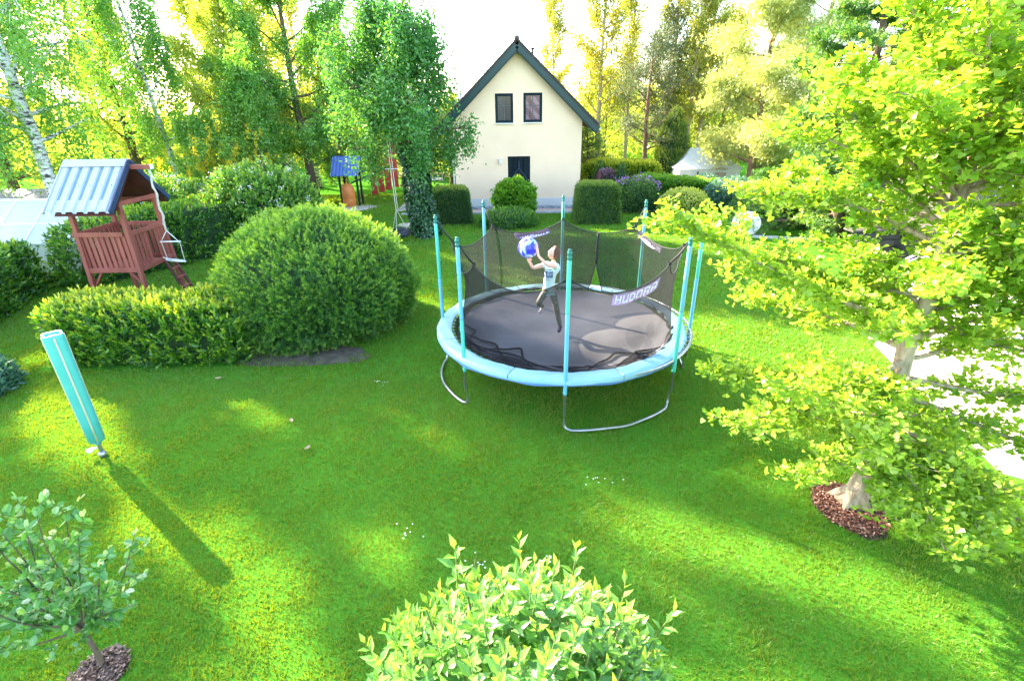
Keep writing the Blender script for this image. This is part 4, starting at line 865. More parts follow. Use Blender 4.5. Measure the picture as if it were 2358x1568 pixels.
bush('bush','dark green bush behind the satellite dish','bush',(10.9,20.6,0),(1.9,1.3,1.2),G_SPRUCE,11000,.12,'spray',40,zc=.6,jitter=.2)
for (x,y,h,lab) in ((5.35,25.3,1.9,'narrow dark conifer right of the brown post'),(4.5,26.6,1.9,'small dark conifer behind the brown post'),(-3.45,25.3,1.05,'tiny clipped conifer in front of the terrace chairs')):
    bush('small_conifer',lab,'conifer',(x,y,0),(.30 if h>1.5 else .28,.30,h/2),G_SPRUCE,1800,.09,'spray',int(h*20+y),zc=h/2,pw=1.35,vbase=.2,tipv=.1,jitter=.06)
s=MB(); s.box((4.32,25.55,.75),(.16,.16,1.5)); s.box((4.32,25.55,1.52),(.20,.20,.05),taper=.6); tag(s.build('wooden_post',M_DARKW,bevel=.01),'reddish brown square post behind the block hedge','post')
# bottom foreground shrub: upright leafy shoots
rt_=empty('leafy_shrub',(0.0,1.62,0),'light green shrub with pointed glossy leaves at the bottom centre foreground','shrub')
rg=np.random.RandomState(44); ST=MB(); LF=MB(); P=[];Dv=[];N_=[];S_=[];V_=[]
tips=[]
for i in range(230):
    a=rg.rand()*6.283; q=math.sqrt(rg.rand()); x=.84*q*math.cos(a); y=.62*q*math.sin(a)+.02
    hz=2.22-.58*q**2.2+rg.normal()*.07-.25*max(0,-y)*q
    tips.append((x,y,hz,.30+.12*rg.rand()))
for i in range(150):      # sides
    a=rg.rand()*6.283; z=.7+rg.rand()*1.1; k=.92-.12*abs(z-1.4); tips.append((.84*k*math.cos(a),.64*k*math.sin(a),z,.25))
tips+= [(.62,.42,1.98,.40),(.02,.58,2.12,.40),(-.33,.46,2.20,.35),(.36,.55,2.08,.42),(.84,.22,1.95,.4),(-.80,.15,1.85,.38)]
for (x,y,z,Ls) in tips:
    t=np.array([x,y,z]); ax=norm(np.array([x*.55,y*.45,1.0+rg.rand()*.3])+rg.normal(size=3)*.12)
    if z<1.7: ax=norm(np.array([x*1.2,y*1.2,.75])+rg.normal(size=3)*.2)
    b=t-ax*Ls; ST.tube([b,(b+t)/2+rg.normal(size=3)*.006,t],[.0042,.0032,.0018],4,cap=False)
    nn=int(Ls/.030); 
    for k in range(nn):
        q=k/nn; p=b+(t-b)*(q**.9); az=k*2.4+rg.rand()*.5+x*9; s1=norm(np.cross(ax,[.3,.2,.9])); s2=np.cross(ax,s1); o=s1*math.cos(az)+s2*math.sin(az)
        el=.35+1.15*q**2.2; d=norm(o*math.cos(el*.9)+ax*math.sin(el*.9)); P.append(p); Dv.append(d); N_.append(norm(ax+o*.1-d*.3)); S_.append((.125-.062*q**1.6)*(.8+.4*rg.rand())); V_.append(.24+.56*q**2+rg.normal()*.12)
LF_pos=np.array(P); leaves(LF,LF_pos,np.array(Dv),np.array(N_),np.array(S_),'lance',np.clip(np.array(V_),0,1),0,1.05)
LF.build('foliage',G_SHRUB,rt_)
for k in range(26):
    a=rg.rand()*6.283; q=.3+.5*rg.rand(); e=(.84*q*math.cos(a),.64*q*math.sin(a),1.9+.2*rg.rand()); ST.tube([(.12*math.cos(a),.10*math.sin(a),0),(e[0]*.6,e[1]*.6,1.0),e],[.016,.011,.005],5,cap=False)
ST.build('stems',M_GREENTWIG,rt_,True)

# young apple tree, lower left
ap=empty('apple_tree',(-3.62,2.86,0),'small young apple tree with grey green leaves in the lower left corner','tree')
rg=np.random.RandomState(9); T=MB(); C=MB(); fork=np.array([.03,0,.55]); T.tube([(0,0,0),(.03,.01,.05),(.05,.0,.25),fork],[.042,.028,.024,.022],8)
P=[];Dv=[];N_=[];V_=[];S_=[]
ends=[(-.55,-.15,1.15),(-.85,.05,.95),(.10,.30,1.75),(.40,.05,1.75),(.62,-.05,1.50),(.55,.25,1.25),(-.20,.25,1.85),(-.15,-.3,1.55),(.25,-.30,1.35),(-.60,.30,1.60),(-.95,-.2,.62),(.50,-.15,.95),(-.35,.0,1.95),(-.95,.1,1.45),(.12,.05,1.96),(-.6,-.1,.75)]
for e in ends:
    e=np.array(e); lp=path(fork,e-fork+np.array([0,0,-.2]),np.linalg.norm(e-fork)*1.0,7,.10,(0,0,.35),rg); lp=lp+(e-lp[-1])*np.linspace(0,1,8)[:,None]
    T.tube(lp,np.linspace(.012,.0035,8),5,cap=False)
    for k in range(8):
        q=.22+.78*(k+rg.rand()*.9)/7.8; p=np.array([np.interp(q*7,range(8),lp[:,c]) for c in range(3)]); sd=norm(norm(e-fork)+rg.normal(size=3)*.8+[0,0,.5]); sl=.10+.14*rg.rand(); T.tube([p,p+sd*sl],[.004,.002],4,cap=False)
        for m_ in range(11):
            u=.15+.85*m_/10; o=norm(rg.normal(size=3)); top=u>.85; d=norm(sd*(.9 if top else .25)+o*.8+[0,0,-.15 if not top else .5]); P.append(p+sd*sl*u); Dv.append(d); N_.append(norm(np.array([0,0,1.])+rg.normal(size=3)*.5)); S_.append((.090 if not top else .070)*(.7+.5*rg.rand())); V_.append((.88 if top and e[2]+0>1.2 else .38)+rg.normal()*.14)
leaves(C,np.array(P),np.array(Dv),np.array(N_),np.array(S_),'oval',np.clip(V_,0,1),0,1.05)
T.build('trunk',M_BARK,ap,True); C.build('crown',G_APPLE,ap); ap.scale=(.86,.86,.88)

# ------------------------------------------------------------------ ginkgo tree on the right
gk=empty('ginkgo_tree',(4.05,4.74,0),'ginkgo tree with pale fan leaves standing in a red bark bed on the right','tree')
rg=np.random.RandomState(12); T=MB()
tr_=np.array([(0,0,0),(.02,0,.10),(.05,0,.4),(.09,0,.9),(.10,.02,1.5),(.06,.02,2.0),(.10,0,2.6),(.06,-.02,3.1),(.04,0,3.7),(.12,.05,4.4),(.1,.1,5.3),(.0,.1,6.6)])
T.tube(tr_,[.20,.125,.098,.095,.090,.085,.078,.070,.062,.05,.035,.012],12)
for k in range(5):
    a=k*1.26+2.6; T.tube([(.03,0,.22),(.15*math.cos(a),.15*math.sin(a),.07),(.26*math.cos(a),.26*math.sin(a),-.01)],[.07,.055,.02],7)
tpz=lambda z: np.array([np.interp(z,tr_[:,2],tr_[:,k]) for k in range(3)])
# limbs: (start height, end offset relative to the tree foot)
limbs=[(2.25,(-2.68,-.1,3.42)),(2.3,(-1.9,.9,3.2)),(1.9,(-1.6,-.75,2.05)),(1.8,(-1.8,.35,1.65)),(1.35,(-1.35,-.95,1.15)),(1.2,(-1.3,.35,.95)),
 (1.0,(.35,-1.25,.62)),(1.0,(-.55,-1.05,.85)),(1.5,(1.4,-1.0,1.2)),(1.3,(1.5,.2,.75)),(1.7,(1.8,-.5,1.75)),(1.2,(.9,-1.25,.55)),(2.9,(.5,-1.35,2.95)),(2.8,(1.5,-.7,2.8)),(3.0,(-.75,-1.1,3.05)),(2.9,(1.2,.8,3.0)),
 (3.4,(-1.25,.8,4.1)),(3.6,(-1.3,-.7,4.45)),(3.7,(-.3,-1.2,4.2)),(3.6,(.9,-1.0,4.0)),(4.1,(-.9,-.8,5.0)),(4.2,(.6,-.8,5.0)),(4.2,(1.2,.2,4.8)),(4.5,(-.9,.6,5.6)),(4.6,(.3,.9,5.7)),(3.5,(1.4,1.1,3.9)),(3.3,(-.9,1.3,3.7)),
 (5.0,(-.6,-.5,6.1)),(5.2,(.5,.2,6.4)),(2.0,(-1.0,1.5,2.1)),(2.2,(.8,1.5,2.3)),(4.0,(-.6,1.4,4.6)),(3.7,(.6,-1.35,4.55)),(1.6,(-1.75,-.35,1.45)),(3.4,(-1.2,.2,4.35)),(3.8,(-1.1,.2,4.7)),(2.6,(-1.3,.9,2.7)),(3.2,(.1,-1.5,3.6)),(3.4,(.8,-1.2,3.3)),(2.3,(.9,-1.2,2.35)),(3.9,(-.2,-1.4,4.75)),(1.8,(-1.0,-1.1,1.55)),(1.1,(-.9,.7,.75)),(1.9,(1.7,.5,2.2)),(4.3,(1.3,-.5,4.9)),(2.7,(1.2,-1.1,3.1)),(3.1,(-1.5,1.0,3.5)),(4.4,(-1.1,-.2,5.2)),(1.3,(.3,1.1,.9)),(1.0,(1.0,-.5,.45)),(1.0,(.55,-.95,.35)),(1.05,(1.4,-.9,.6)),(1.2,(-.2,-1.4,.7)),(2.9,(1.6,-.4,3.0)),(3.1,(1.5,.6,3.4)),(3.0,(.9,-.9,3.35)),(2.6,(.75,-.75,2.6)),(3.5,(1.3,-.5,3.75)),(2.4,(1.5,.9,2.6))]
AP=[];AD=[]; 
for i in range(34):
    z0=1.9+3.3*i/34; a=i*2.4+.5; L_=.55+.55*rg.rand(); limbs.append((z0,(.08+L_*math.cos(a),L_*math.sin(a)*1.0,z0+.25+.3*rg.rand())))
for (z0,e) in limbs:
    p0=tpz(z0); e=np.array(e); v=e-p0; Ln=np.linalg.norm(v); lp=path(p0,v+np.array([0,0,.15*Ln]),Ln,8,.09,(0,0,-.1),rg); lp=lp+(e-lp[-1])*np.linspace(0,1,9)[:,None]
    T.tube(lp,np.linspace(.018+.007*Ln,.004,9),6,cap=False)
    ns=int(10*Ln)
    for k in range(ns):
        q=.22+.78*(k+rg.rand())/ns; p=np.array([np.interp(q*8,range(9),lp[:,c]) for c in range(3)]); sd=norm(norm(v)*.7+rg.normal(size=3)*np.array([.8,.8,.28])); sl=(.14+.34*rg.rand())*(1.15-.65*q)*min(1,Ln/1.6)+.05
        sp=path(p,sd,sl,3,.15,(0,0,.05),rg); T.tube(sp,[.006,.005,.004,.002],4,cap=False)
        m_=max(3,int(sl/.055))
        for u in np.linspace(.1,1,m_): AP.append([np.interp(u*3,range(4),sp[:,c]) for c in range(3)]); AD.append(sd)
    for q in np.linspace(.25,1,int(Ln*8)): AP.append([np.interp(q*8,range(9),lp[:,c]) for c in range(3)]); AD.append(norm(v))
AP=np.array(AP);AD=np.array(AD); nc=len(AP); kk=12
C=MB(); A=np.repeat(AP,kk,0); Dd=np.repeat(AD,kk,0); n=len(A); o=rdir(rg,n,.25); o[:,2]=o[:,2]*.7
P=A+o*.05+rg.normal(size=(n,3))*.03; d=norm(o+Dd*.35); nr=norm(np.array([0,0,1.])+rg.normal(size=(n,3))*.55)
keep=rg.rand(n)<.93; v=np.clip(.45+.2*fbm(P,1.6,3)+rg.normal(size=n)*.22,0,1)
leaves(C,P[keep],d[keep],nr[keep],(.055*(.4+1.0*rg.rand(n)))[keep],'fan',v[keep]); print('ginkgo leaves',keep.sum())
T.build('trunk',M_GBARK,gk,True); C.build('crown',G_GINKGO,gk)

# ------------------------------------------------------------------ small buildings and garden things
M_GH=pmat('polycarbonate_sheet',(.50,.47,.38),(.40,.37,.29),1.2,.35,bump=.1); M_GHL=pmat('greenhouse_glass',(.46,.47,.40),(.38,.41,.36),.8,.3,spec=.5)
M_ROOFW=wavemat('white_ribbed_sheet',(.58,.57,.56),(.40,.40,.42),4.5,'Y',.4); M_FELT=pmat('grey_roofing',(.20,.21,.23),(.13,.14,.15),4,.8,bump=.3)
gh=empty('greenhouse',(9.2,7.3,0),'low pale polycarbonate greenhouse behind the ginkgo tree','greenhouse')
def gb(name,mb,mat,root,off,**k): o=mb.build(name,mat,root,k.get('smooth',False),bevel=k.get('bevel',0)); o.location=(-off[0],-off[1],0); return o
GO=(9.2,7.3); x0,x1,y0,y1=7.35,11.0,4.6,9.95; ez=1.16; rz_=1.66; xr=8.75
for k in range(5):
    a=y0+(y1-y0)*k/5; b=y0+(y1-y0)*(k+1)/5
    s=MB(); s.box((x0,(a+b)/2,ez/2),(.02,b-a-.05,ez)); gb('wall_panel',s,M_GH,gh,GO)
    s=MB(); s.box((x0,b,ez/2),(.05,.05,ez)); gb('mullion',s,M_WHITE,gh,GO)
    s=MB(); s.add([(x0-.03,a+.02,ez+.02),(x0-.03,b-.02,ez+.02),(xr,b-.02,rz_),(xr,a+.02,rz_)],[(0,1,2,3)]); gb('roof_panel',s,M_GH if k>1 else M_ROOFW,gh,GO)
    s=MB(); s.bar((x0-.04,b,ez+.03),(xr,b,rz_+.012),.035,.03); gb('glazing_rafter',s,M_WHITE,gh,GO)
s=MB(); s.add([(xr,y0,rz_),(xr,y1,rz_),(x1+.05,y1,ez-.05),(x1+.05,y0,ez-.05)],[(0,1,2,3)]); gb('back_roof',s,M_ROOFW,gh,GO)
s=MB(); s.bar((x0-.02,y0,ez),(x0-.02,y1,ez),.06,.06); gb('eave_rail',s,M_WHITE,gh,GO,bevel=.005)
s=MB(); s.bar((xr,y0,rz_+.02),(xr,y1+.03,rz_+.02),.08,.05); gb('ridge_rail',s,M_WHITE,gh,GO,bevel=.005)
s=MB(); s.poly_prism([(x0,0),(x1,0),(x1,ez),(xr,rz_),(x0,ez)],lambda u,v,d:(u,d,v),y1-.02,y1); gb('gable_wall',s,M_GH,gh,GO)
s=MB(); s.poly_prism([(x0,0),(x1,0),(x1,ez),(xr,rz_),(x0,ez)],lambda u,v,d:(u,d,v),y0,y0+.02); gb('gable_wall',s,M_GH,gh,GO)
s=MB(); s.bar((xr-.9,y1+.01,rz_-.25),(xr,y1+.01,rz_+.25),.03,.03); s.bar((xr-.9,y1+.01,rz_-.25),(xr-.75,y1-.3,rz_-.1),.03,.03); gb('vent_stay',s,M_WHITE,gh,GO)
# shed with dark corrugated roof, far right
sd=empty('shed',(13.4,14.5,0),'grey board shed with corrugated roof half hidden behind the ginkgo crown','shed'); SO=(12.2,13.5)
s=MB(); s.box((12.4,13.8,1.3),(4.0,3.2,2.6)); gb('wall',s,wavemat('grey_boards',(.13,.12,.11),(.08,.07,.065),5,'X'),sd,SO)
s=MB(); s.grid([[(x,y,2.62+.16*(y-12)+.03*math.sin(x*30)) for x in np.linspace(9.9,14.8,140)] for y in (11.8,13.4,15.6)]); gb('roof',s,M_FELT,sd,SO)
s=MB(); s.box((12.3,11.9,2.50),(4.9,.06,.16)); gb('fascia',s,M_WHITE,sd,SO,bevel=.005)
# stone wall remnant under the spruce
m_st=pmat('dark_quarry_stone',(.10,.085,.08),(.035,.03,.03),2.5,.9,bump=.8)
st=empty('stone_wall',(11.2,15.0,0),'dark rough stone wall in the shade under the spruce','wall'); rg=np.random.RandomState(2)
s=MB()
for r_ in range(4):
    x=9.6
    while x<12.2:
        wd=.25+.25*rg.rand(); s.box((x+wd/2-10.6,-.02*rg.rand()+(x-10)*.15,.12+r_*.22),(wd-.02,.4,.205),Matrix.Rotation(rg.normal()*.02,3,'Z')); x+=wd
s.build('stones',m_st,st,bevel=.02)
s=MB(); s.box((0.3,.05,.93),(2.9,.5,.07)); s.build('coping',m_st,st,bevel=.02)
# white garden tent
tn=empty('garden_tent',(10.9,30.3,0),'white garden tent with pitched roof beyond the green hedge','tent'); TO=(10.9,30.3)
a0,a1,b0,b1=9.35,12.7,29.2,32.2; e_=1.18; pk=2.18; M_TENT=clothmat('white_tarpaulin',(.82,.80,.76),(.78,.75,.70),2,.3)
s=MB()
for q in (((a0,b0),(a1,b0)),((a0,b0),(a0,b1)),((a1,b0),(a1,b1))):
    (xa,ya),(xb,yb)=q; s.grid([[(xa+(xb-xa)*t+.02*math.sin(t*40)*(ya!=yb),ya+(yb-ya)*t+.02*math.sin(t*40)*(ya==yb),z) for t in np.linspace(0,1,30)] for z in (0,.6,e_)])
gb('wall',s,M_TENT,tn,TO,smooth=True)
s=MB(); rx0,rx1=10.3,11.5; ym=(b0+b1)/2
for pg in ([(a0-.1,b0-.1,e_),(a1+.1,b0-.1,e_),(rx1,ym,pk),(rx0,ym,pk)],[(a0-.1,b1+.1,e_),(a1+.1,b1+.1,e_),(rx1,ym,pk),(rx0,ym,pk)]): s.add(pg,[(0,1,2,3)])
for pg in ([(a0-.1,b0-.1,e_),(rx0,ym,pk),(a0-.1,b1+.1,e_)],[(a1+.1,b0-.1,e_),(rx1,ym,pk),(a1+.1,b1+.1,e_)]): s.add(pg,[(0,1,2)])
gb('roof',s,M_TENT,tn,TO)
s=MB(); s.box((11.6,b0-.03,.5),(.62,.02,1.0)); gb('door_flap',s,pmat('beige_canvas',(.50,.38,.28),None,5,.8),tn,TO)
s=MB(); s.box((11.5,b0-.14,1.22),(.85,.10,.08)); gb('rolled_flap',s,pmat('beige_roll',(.62,.50,.36),None,5,.8),tn,TO,bevel=.02)
s=MB(); s.tube([(10.35,b0-.06,0),(10.35,b0-.06,.98)],.03,6); s.lathe([(.001,.07),(.05,.04),(.05,0),(.02,-.03)],(10.35,b0-.06,1.0),8); gb('tent_pole',s,M_FRAME,tn,TO)
# satellite dish on a low stone
ds=empty('satellite_dish',(8.5,18.35,0),'white satellite dish on a grey stone block by the lawn edge','satellite dish')
s=MB(); C_=Vector((0,0,.47)); ax_=Vector((-.25,-.90,.35)).normalized(); sx_=ax_.cross(Vector((0,0,1))).normalized(); sy_=sx_.cross(ax_)
rows=[]
for r in np.linspace(.001,.5,9):
    rows.append([tuple(C_+sx_*(r*.96*math.cos(a))+sy_*(r*.86*math.sin(a))+ax_*(.34*r*r-.03)) for a in np.linspace(0,2*np.pi,36,endpoint=False)])
rows.append([tuple(C_+sx_*(.5*.98*math.cos(a))+sy_*(.5*.88*math.sin(a))+ax_*(.34*.25-.05)) for a in np.linspace(0,2*np.pi,36,endpoint=False)])
s.grid(rows,0,True); s.build('reflector',pmat('off_white_lacquer',(.80,.76,.72),(.74,.70,.66),3,.4),ds,True)
s=MB(); s.tube([tuple(C_-ax_*.03),tuple(C_-ax_*.15-Vector((0,0,.1))),(.05,.14,0)],.025,8); s.build('mount',M_METAL,ds,True)
s=MB(); s.tube([tuple(C_-sy_*.42),tuple(C_-sy_*.30+ax_*.30)],.012,6); s.tube([tuple(C_-sy_*.30+ax_*.28),tuple(C_-sy_*.26+ax_*.40)],.03,8); s.build('feed_arm',M_METAL,ds,True)
s=MB(); s.box((9.06,18.55,.17),(.28,.34,.34),Matrix.Rotation(.2,3,'Z'),taper=.9); tag(s.build('stone_block',pmat('grey_green_stone',(.30,.36,.33),(.2,.25,.22),5,.9,bump=.5),bevel=.02),'grey stone block just right of the satellite dish','stone')
s=MB()
for k in range(5): s.box((8.9+k*.42,18.1-k*.14,.05),(.41,.09,.10),Matrix.Rotation(-.33,3,'Z'))
tag(s.build('kerb',M_KERB,bevel=.008),kind='structure')
# left greenhouse and dark shed
gl_=empty('greenhouse',(-14.6,16.2,0),'pale glass greenhouse left of the play tower','greenhouse'); LO=(-14.6,16.2)
x0,x1,y0,y1=-18.5,-12.4,15.0,17.8; ez=.92; rz_=1.95; ym=16.4
for k in range(6):
    a=x0+(x1-x0)*k/6; b=x0+(x1-x0)*(k+1)/6
    s=MB(); s.add([(a+.02,y0,ez),(b-.02,y0,ez),(b-.02,ym,rz_),(a+.02,ym,rz_)],[(0,1,2,3)]); s.add([(a+.02,y1,ez),(b-.02,y1,ez),(b-.02,ym,rz_),(a+.02,ym,rz_)],[(0,1,2,3)]); gb('roof_pane',s,M_GHL,gl_,LO)
    s=MB(); s.box(((a+b)/2,y0,ez/2),(b-a-.04,.02,ez-.02)); gb('wall_pane',s,M_GHL,gl_,LO)
    s=MB(); s.bar((b,y0-.01,ez),(b,ym,rz_+.012),.035,.03); s2=s.box((b,y0-.012,ez/2),(.035,.03,ez)); gb('glazing_bar',s,M_WHITE,gl_,LO)
s=MB(); s.bar((x0,y0-.02,ez+.01),(x1,y0-.02,ez+.01),.05,.06); gb('eave_rail',s,M_WHITE,gl_,LO); s=MB(); s.bar((x0,ym,rz_+.02),(x1,ym,rz_+.02),.06,.06); gb('ridge_rail',s,M_WHITE,gl_,LO)
s=MB(); s.bar((x0,y0+.6,ez+.45),(x1,y0+.6,ez+.45),.03,.03); gb('cross_bar',s,M_WHITE,gl_,LO)
s=MB(); s.poly_prism([(y0,0),(y1,0),(y1,ez),(ym,rz_),(y0,ez)],lambda u,v,d:(d,u,v),x1-.02,x1); gb('gable_wall',s,M_GHL,gl_,LO)
s2=empty('shed',(-19.6,20.5,0),'low shed with dark flat roof at the left edge behind the greenhouse','shed'); S2=(-19.6,20.5)
s=MB(); s.box((-19.6,20.5,.62),(3.9,3.0,1.24)); gb('wall',s,wavemat('pale_grey_boards',(.40,.43,.45),(.26,.30,.33),6,'X'),s2,S2)
s=MB(); s.box((-19.6,20.4,1.36),(4.5,3.6,.10),Matrix.Rotation(.09,3,'X')); gb('roof',s,M_FELT,s2,S2,bevel=.01)
# garden shelter with orange barrel
sh2=empty('play_shelter',(-7.9,26.3,0),'small blue roofed shelter on dark posts behind the yew bush','shelter')
for x,y in ((-.45,-.3),(.35,-.15),(-.45,.5),(.35,.5)):
    s=MB(); s.bar((x,y,0),(x,y,1.7),.09,.09,up=(0,1,0)); s.build('post',M_HEM,sh2,bevel=.005)
for sg in (-1,1):
    s=MB(); n=60; s.grid([[(x,.1+sg*.75*q,2.35-.85*q+.02*math.sin(x*38)) for x in np.linspace(-.75,.6,n)] for q in (0,.5,1)]); s.build('roof_sheet',pmat('blue_sheet',(.10,.17,.42),(.07,.12,.34),5,.5),sh2)
s=MB(); s.bar((.10,-.35,1.12),(1.75,.4,1.78),.06,.07); s.build('handrail',M_HEM,sh2)
s=MB(); s.lathe([(.26,0),(.30,.05),(.315,.35),(.30,.40),(.315,.45),(.31,.85),(.27,.95),(.20,1.0),(.18,1.10),(.001,1.12)],(-8.0,26.0,0),20); tag(s.build('barrel',pmat('orange_plastic',(.75,.24,.06),(.62,.18,.04),3,.45),None,True),'orange plastic barrel standing under the blue roofed shelter','barrel')
patch('sand_patch',-7.7,25.6,1.1,.8,pmat('light_sand',(.62,.52,.44),(.5,.42,.35),6,.95),.01,seed=8); patch('sand_strip',-3.9,21.3,.8,.5,MATS.get('light_sand') or M_PAVE,.01,seed=9)
rd=empty('timber_panel',(-6.9,29.2,0),'red timber panel seen through leaves left of the ivy tree','panel')
for k in range(4):
    s=MB(); s.box((-.6+k*.40,0,1.25),(.34,.05,2.3-.25*k)); s.build('board',pmat('bright_red_paint',(.50,.055,.035),(.38,.04,.028),4,.6),rd,bevel=.005)
s=MB(); s.box((0,-.05,1.45),(1.7,.04,.05)); s.build('white_line',M_WHITE,rd)
# patio furniture
tbl=empty('patio_table',(-4.45,30.6,0),'white round patio table on the terrace left of the house','table')
s=MB(); s.lathe([(.001,.75),(.62,.75),(.64,.735),(.62,.72),(.001,.72)],(0,0,0),28); s.build('table_top',M_WHITE,tbl)
for k in range(3):
    a=k*2.1; s=MB(); s.tube([(.15*math.cos(a),.15*math.sin(a),.72),(.22*math.cos(a),.22*math.sin(a),.35),(.45*math.cos(a),.45*math.sin(a),0)],.016,6); s.build('leg',M_METAL,tbl,True)
ch=None
for k,(x,y,rz,lab) in enumerate(((-5.5,28.2,.4,'wire patio chair left of the white table'),(-4.55,27.6,1.3,'wire patio chair in front of the white table'),(-3.45,28.3,2.2,'wire patio chair nearest the house wall'))):
    if ch is None:
        ch=empty('patio_chair',(x,y,0),lab,'chair','wire chairs on the terrace',rz)
        s=MB(); s.tube([(.22*math.cos(a),.22*math.sin(a),.45) for a in np.linspace(0,2*np.pi,20,endpoint=False)],.012,5,closed=True)
        for q in np.linspace(-.18,.18,7): w_=math.sqrt(max(0,.22**2-q*q)); s.tube([(-w_,q,.45),(w_,q,.45)],.006,4)
        s.build('seat',M_METAL,ch)
        s=MB(); s.tube([(-.20,.12,.45),(-.24,.16,.75),(-.20,.19,.92),(0,.21,.97),(.20,.19,.92),(.24,.16,.75),(.20,.12,.45)],.011,5); [s.tube([(q,.2,.46),(q,.21,.95)],.006,4) for q in (-.1,0,.1)]; s.build('backrest',M_METAL,ch)
        for (lx,ly) in ((-.17,-.15),(.17,-.15),(-.17,.15),(.17,.15)): s=MB(); s.tube([(lx,ly,.45),(lx*1.25,ly*1.25,0)],.011,5); s.build('leg',M_METAL,ch)
    else:
        c=copy_tree(ch); c.location=(x,y,0); c.rotation_euler=(0,0,rz); c['label']=lab
# neighbour building far behind, left of the house
nb=empty('outbuilding',(-4.5,40,0),'distant low building with pale corrugated roof left of the house gable','building'); NO=(-4.5,40)
s=MB(); s.box((-4.5,40,2.3),(8,5,4.6)); gb('wall',s,wallmat('grey_render',(.45,.40,.34)),nb,NO)
s=MB(); s.grid([[(x,y,z+.04*math.sin(x*18)) for x in np.linspace(-8.8,-.2,200)] for y,z in ((37.2,4.75),(40,5.35),(42.8,4.75))]); gb('roof',s,pmat('pale_corrugated',(.34,.34,.35),(.24,.24,.25),3,.7),nb,NO)

# ------------------------------------------------------------------ trees
G_IVYT=leafmat('fresh_green_leaves',[(0,(.035,.15,.03)),(.5,(.07,.25,.045)),(1,(.20,.40,.08))],.42,(1.4,1.2,.5),.05)
make_tree('ivy_clad_tree','old tree with ivy covered trunk standing behind the trampoline','tree',(-3.2,19.3,0),6.9,.26,.46,lambda t:2.0*math.sin(math.pi*(.22+.70*t))**.7+.25,34,G_IVYT,M_BARK,51,lean=(-.12,0),elev=(0,48),nsub=12,nleaf=50000,lsize=.115,spread=.30,droop=.36,limb_bend=.15)
ivy_root=[o for o in COL.objects if o.name=='ivy_clad_tree'][0]
rg=np.random.RandomState(6); s=MB(); n=5200; zz=rg.rand(n)*3.3; aa=rg.rand(n)*6.283; rr=(.50-.05*zz+.07*np.sin(3*aa+zz*3)+.06*rg.rand(n)); cx_=-.12*7.1*(zz/7.1)**1.2
Pp=np.stack([cx_+rr*np.cos(aa),rr*np.sin(aa),zz],1); Nn=np.stack([np.cos(aa),np.sin(aa),.2+0*aa],1)
leaves(s,Pp,norm(rg.normal(size=(n,3))*.5+[0,0,-.7]+Nn*.2),norm(Nn+rg.normal(size=(n,3))*.35),.10*(.6+.7*rg.rand(n)),'oval',None,0,1.2)
s.build('ivy',G_IVY,ivy_root); s=MB(); s.tube([(-.12*7.1*(z/7.1)**1.2,0,z) for z in (0,1,2,3.3)],[.47,.42,.37,.28],12); s.build('ivy_stems',M_CORE,ivy_root,True)
s=MB(); s.box((-4.02,18.8,3.12),(.22,.2,.30)); s.box((-4.02,18.8,3.30),(.30,.28,.05)); tag(s.build('nest_box',pmat('red_brown_box',(.30,.08,.04),(.22,.05,.03),6,.6),bevel=.01),'red brown nest box hanging high in the ivy clad tree','nest box')
ty=empty('tyre_swing',(-4.05,18.5,.30),'black car tyre swing hanging on ropes left of the ivy trunk','swing')
s=MB(); s.tube([(.30*math.cos(a),.30*math.sin(a)*.9,.03*math.sin(a)) for a in np.linspace(0,2*np.pi,32,endpoint=False)],.115,12,closed=True); s.build('tyre',pmat('black_rubber',(.018,.018,.028),(.03,.03,.04),12,.7),ty,True)
for a in (.4,2.5,4.6): s=MB(); s.tube([(.3*math.cos(a),.27*math.sin(a),.11),(-.02,0,.85)],.010,5); s.build('rope',M_ROPE,ty)
s=MB(); s.tube([(-.03,0,.85),(-.10,.1,3.1)],.014,5); s.tube([(.03,0,.85),(-.02,.1,3.1)],.014,5); s.build('hanging_rope',M_ROPE,ty)
bt=dict(leafm=G_BIRCH,barkm=M_BIRCHB)
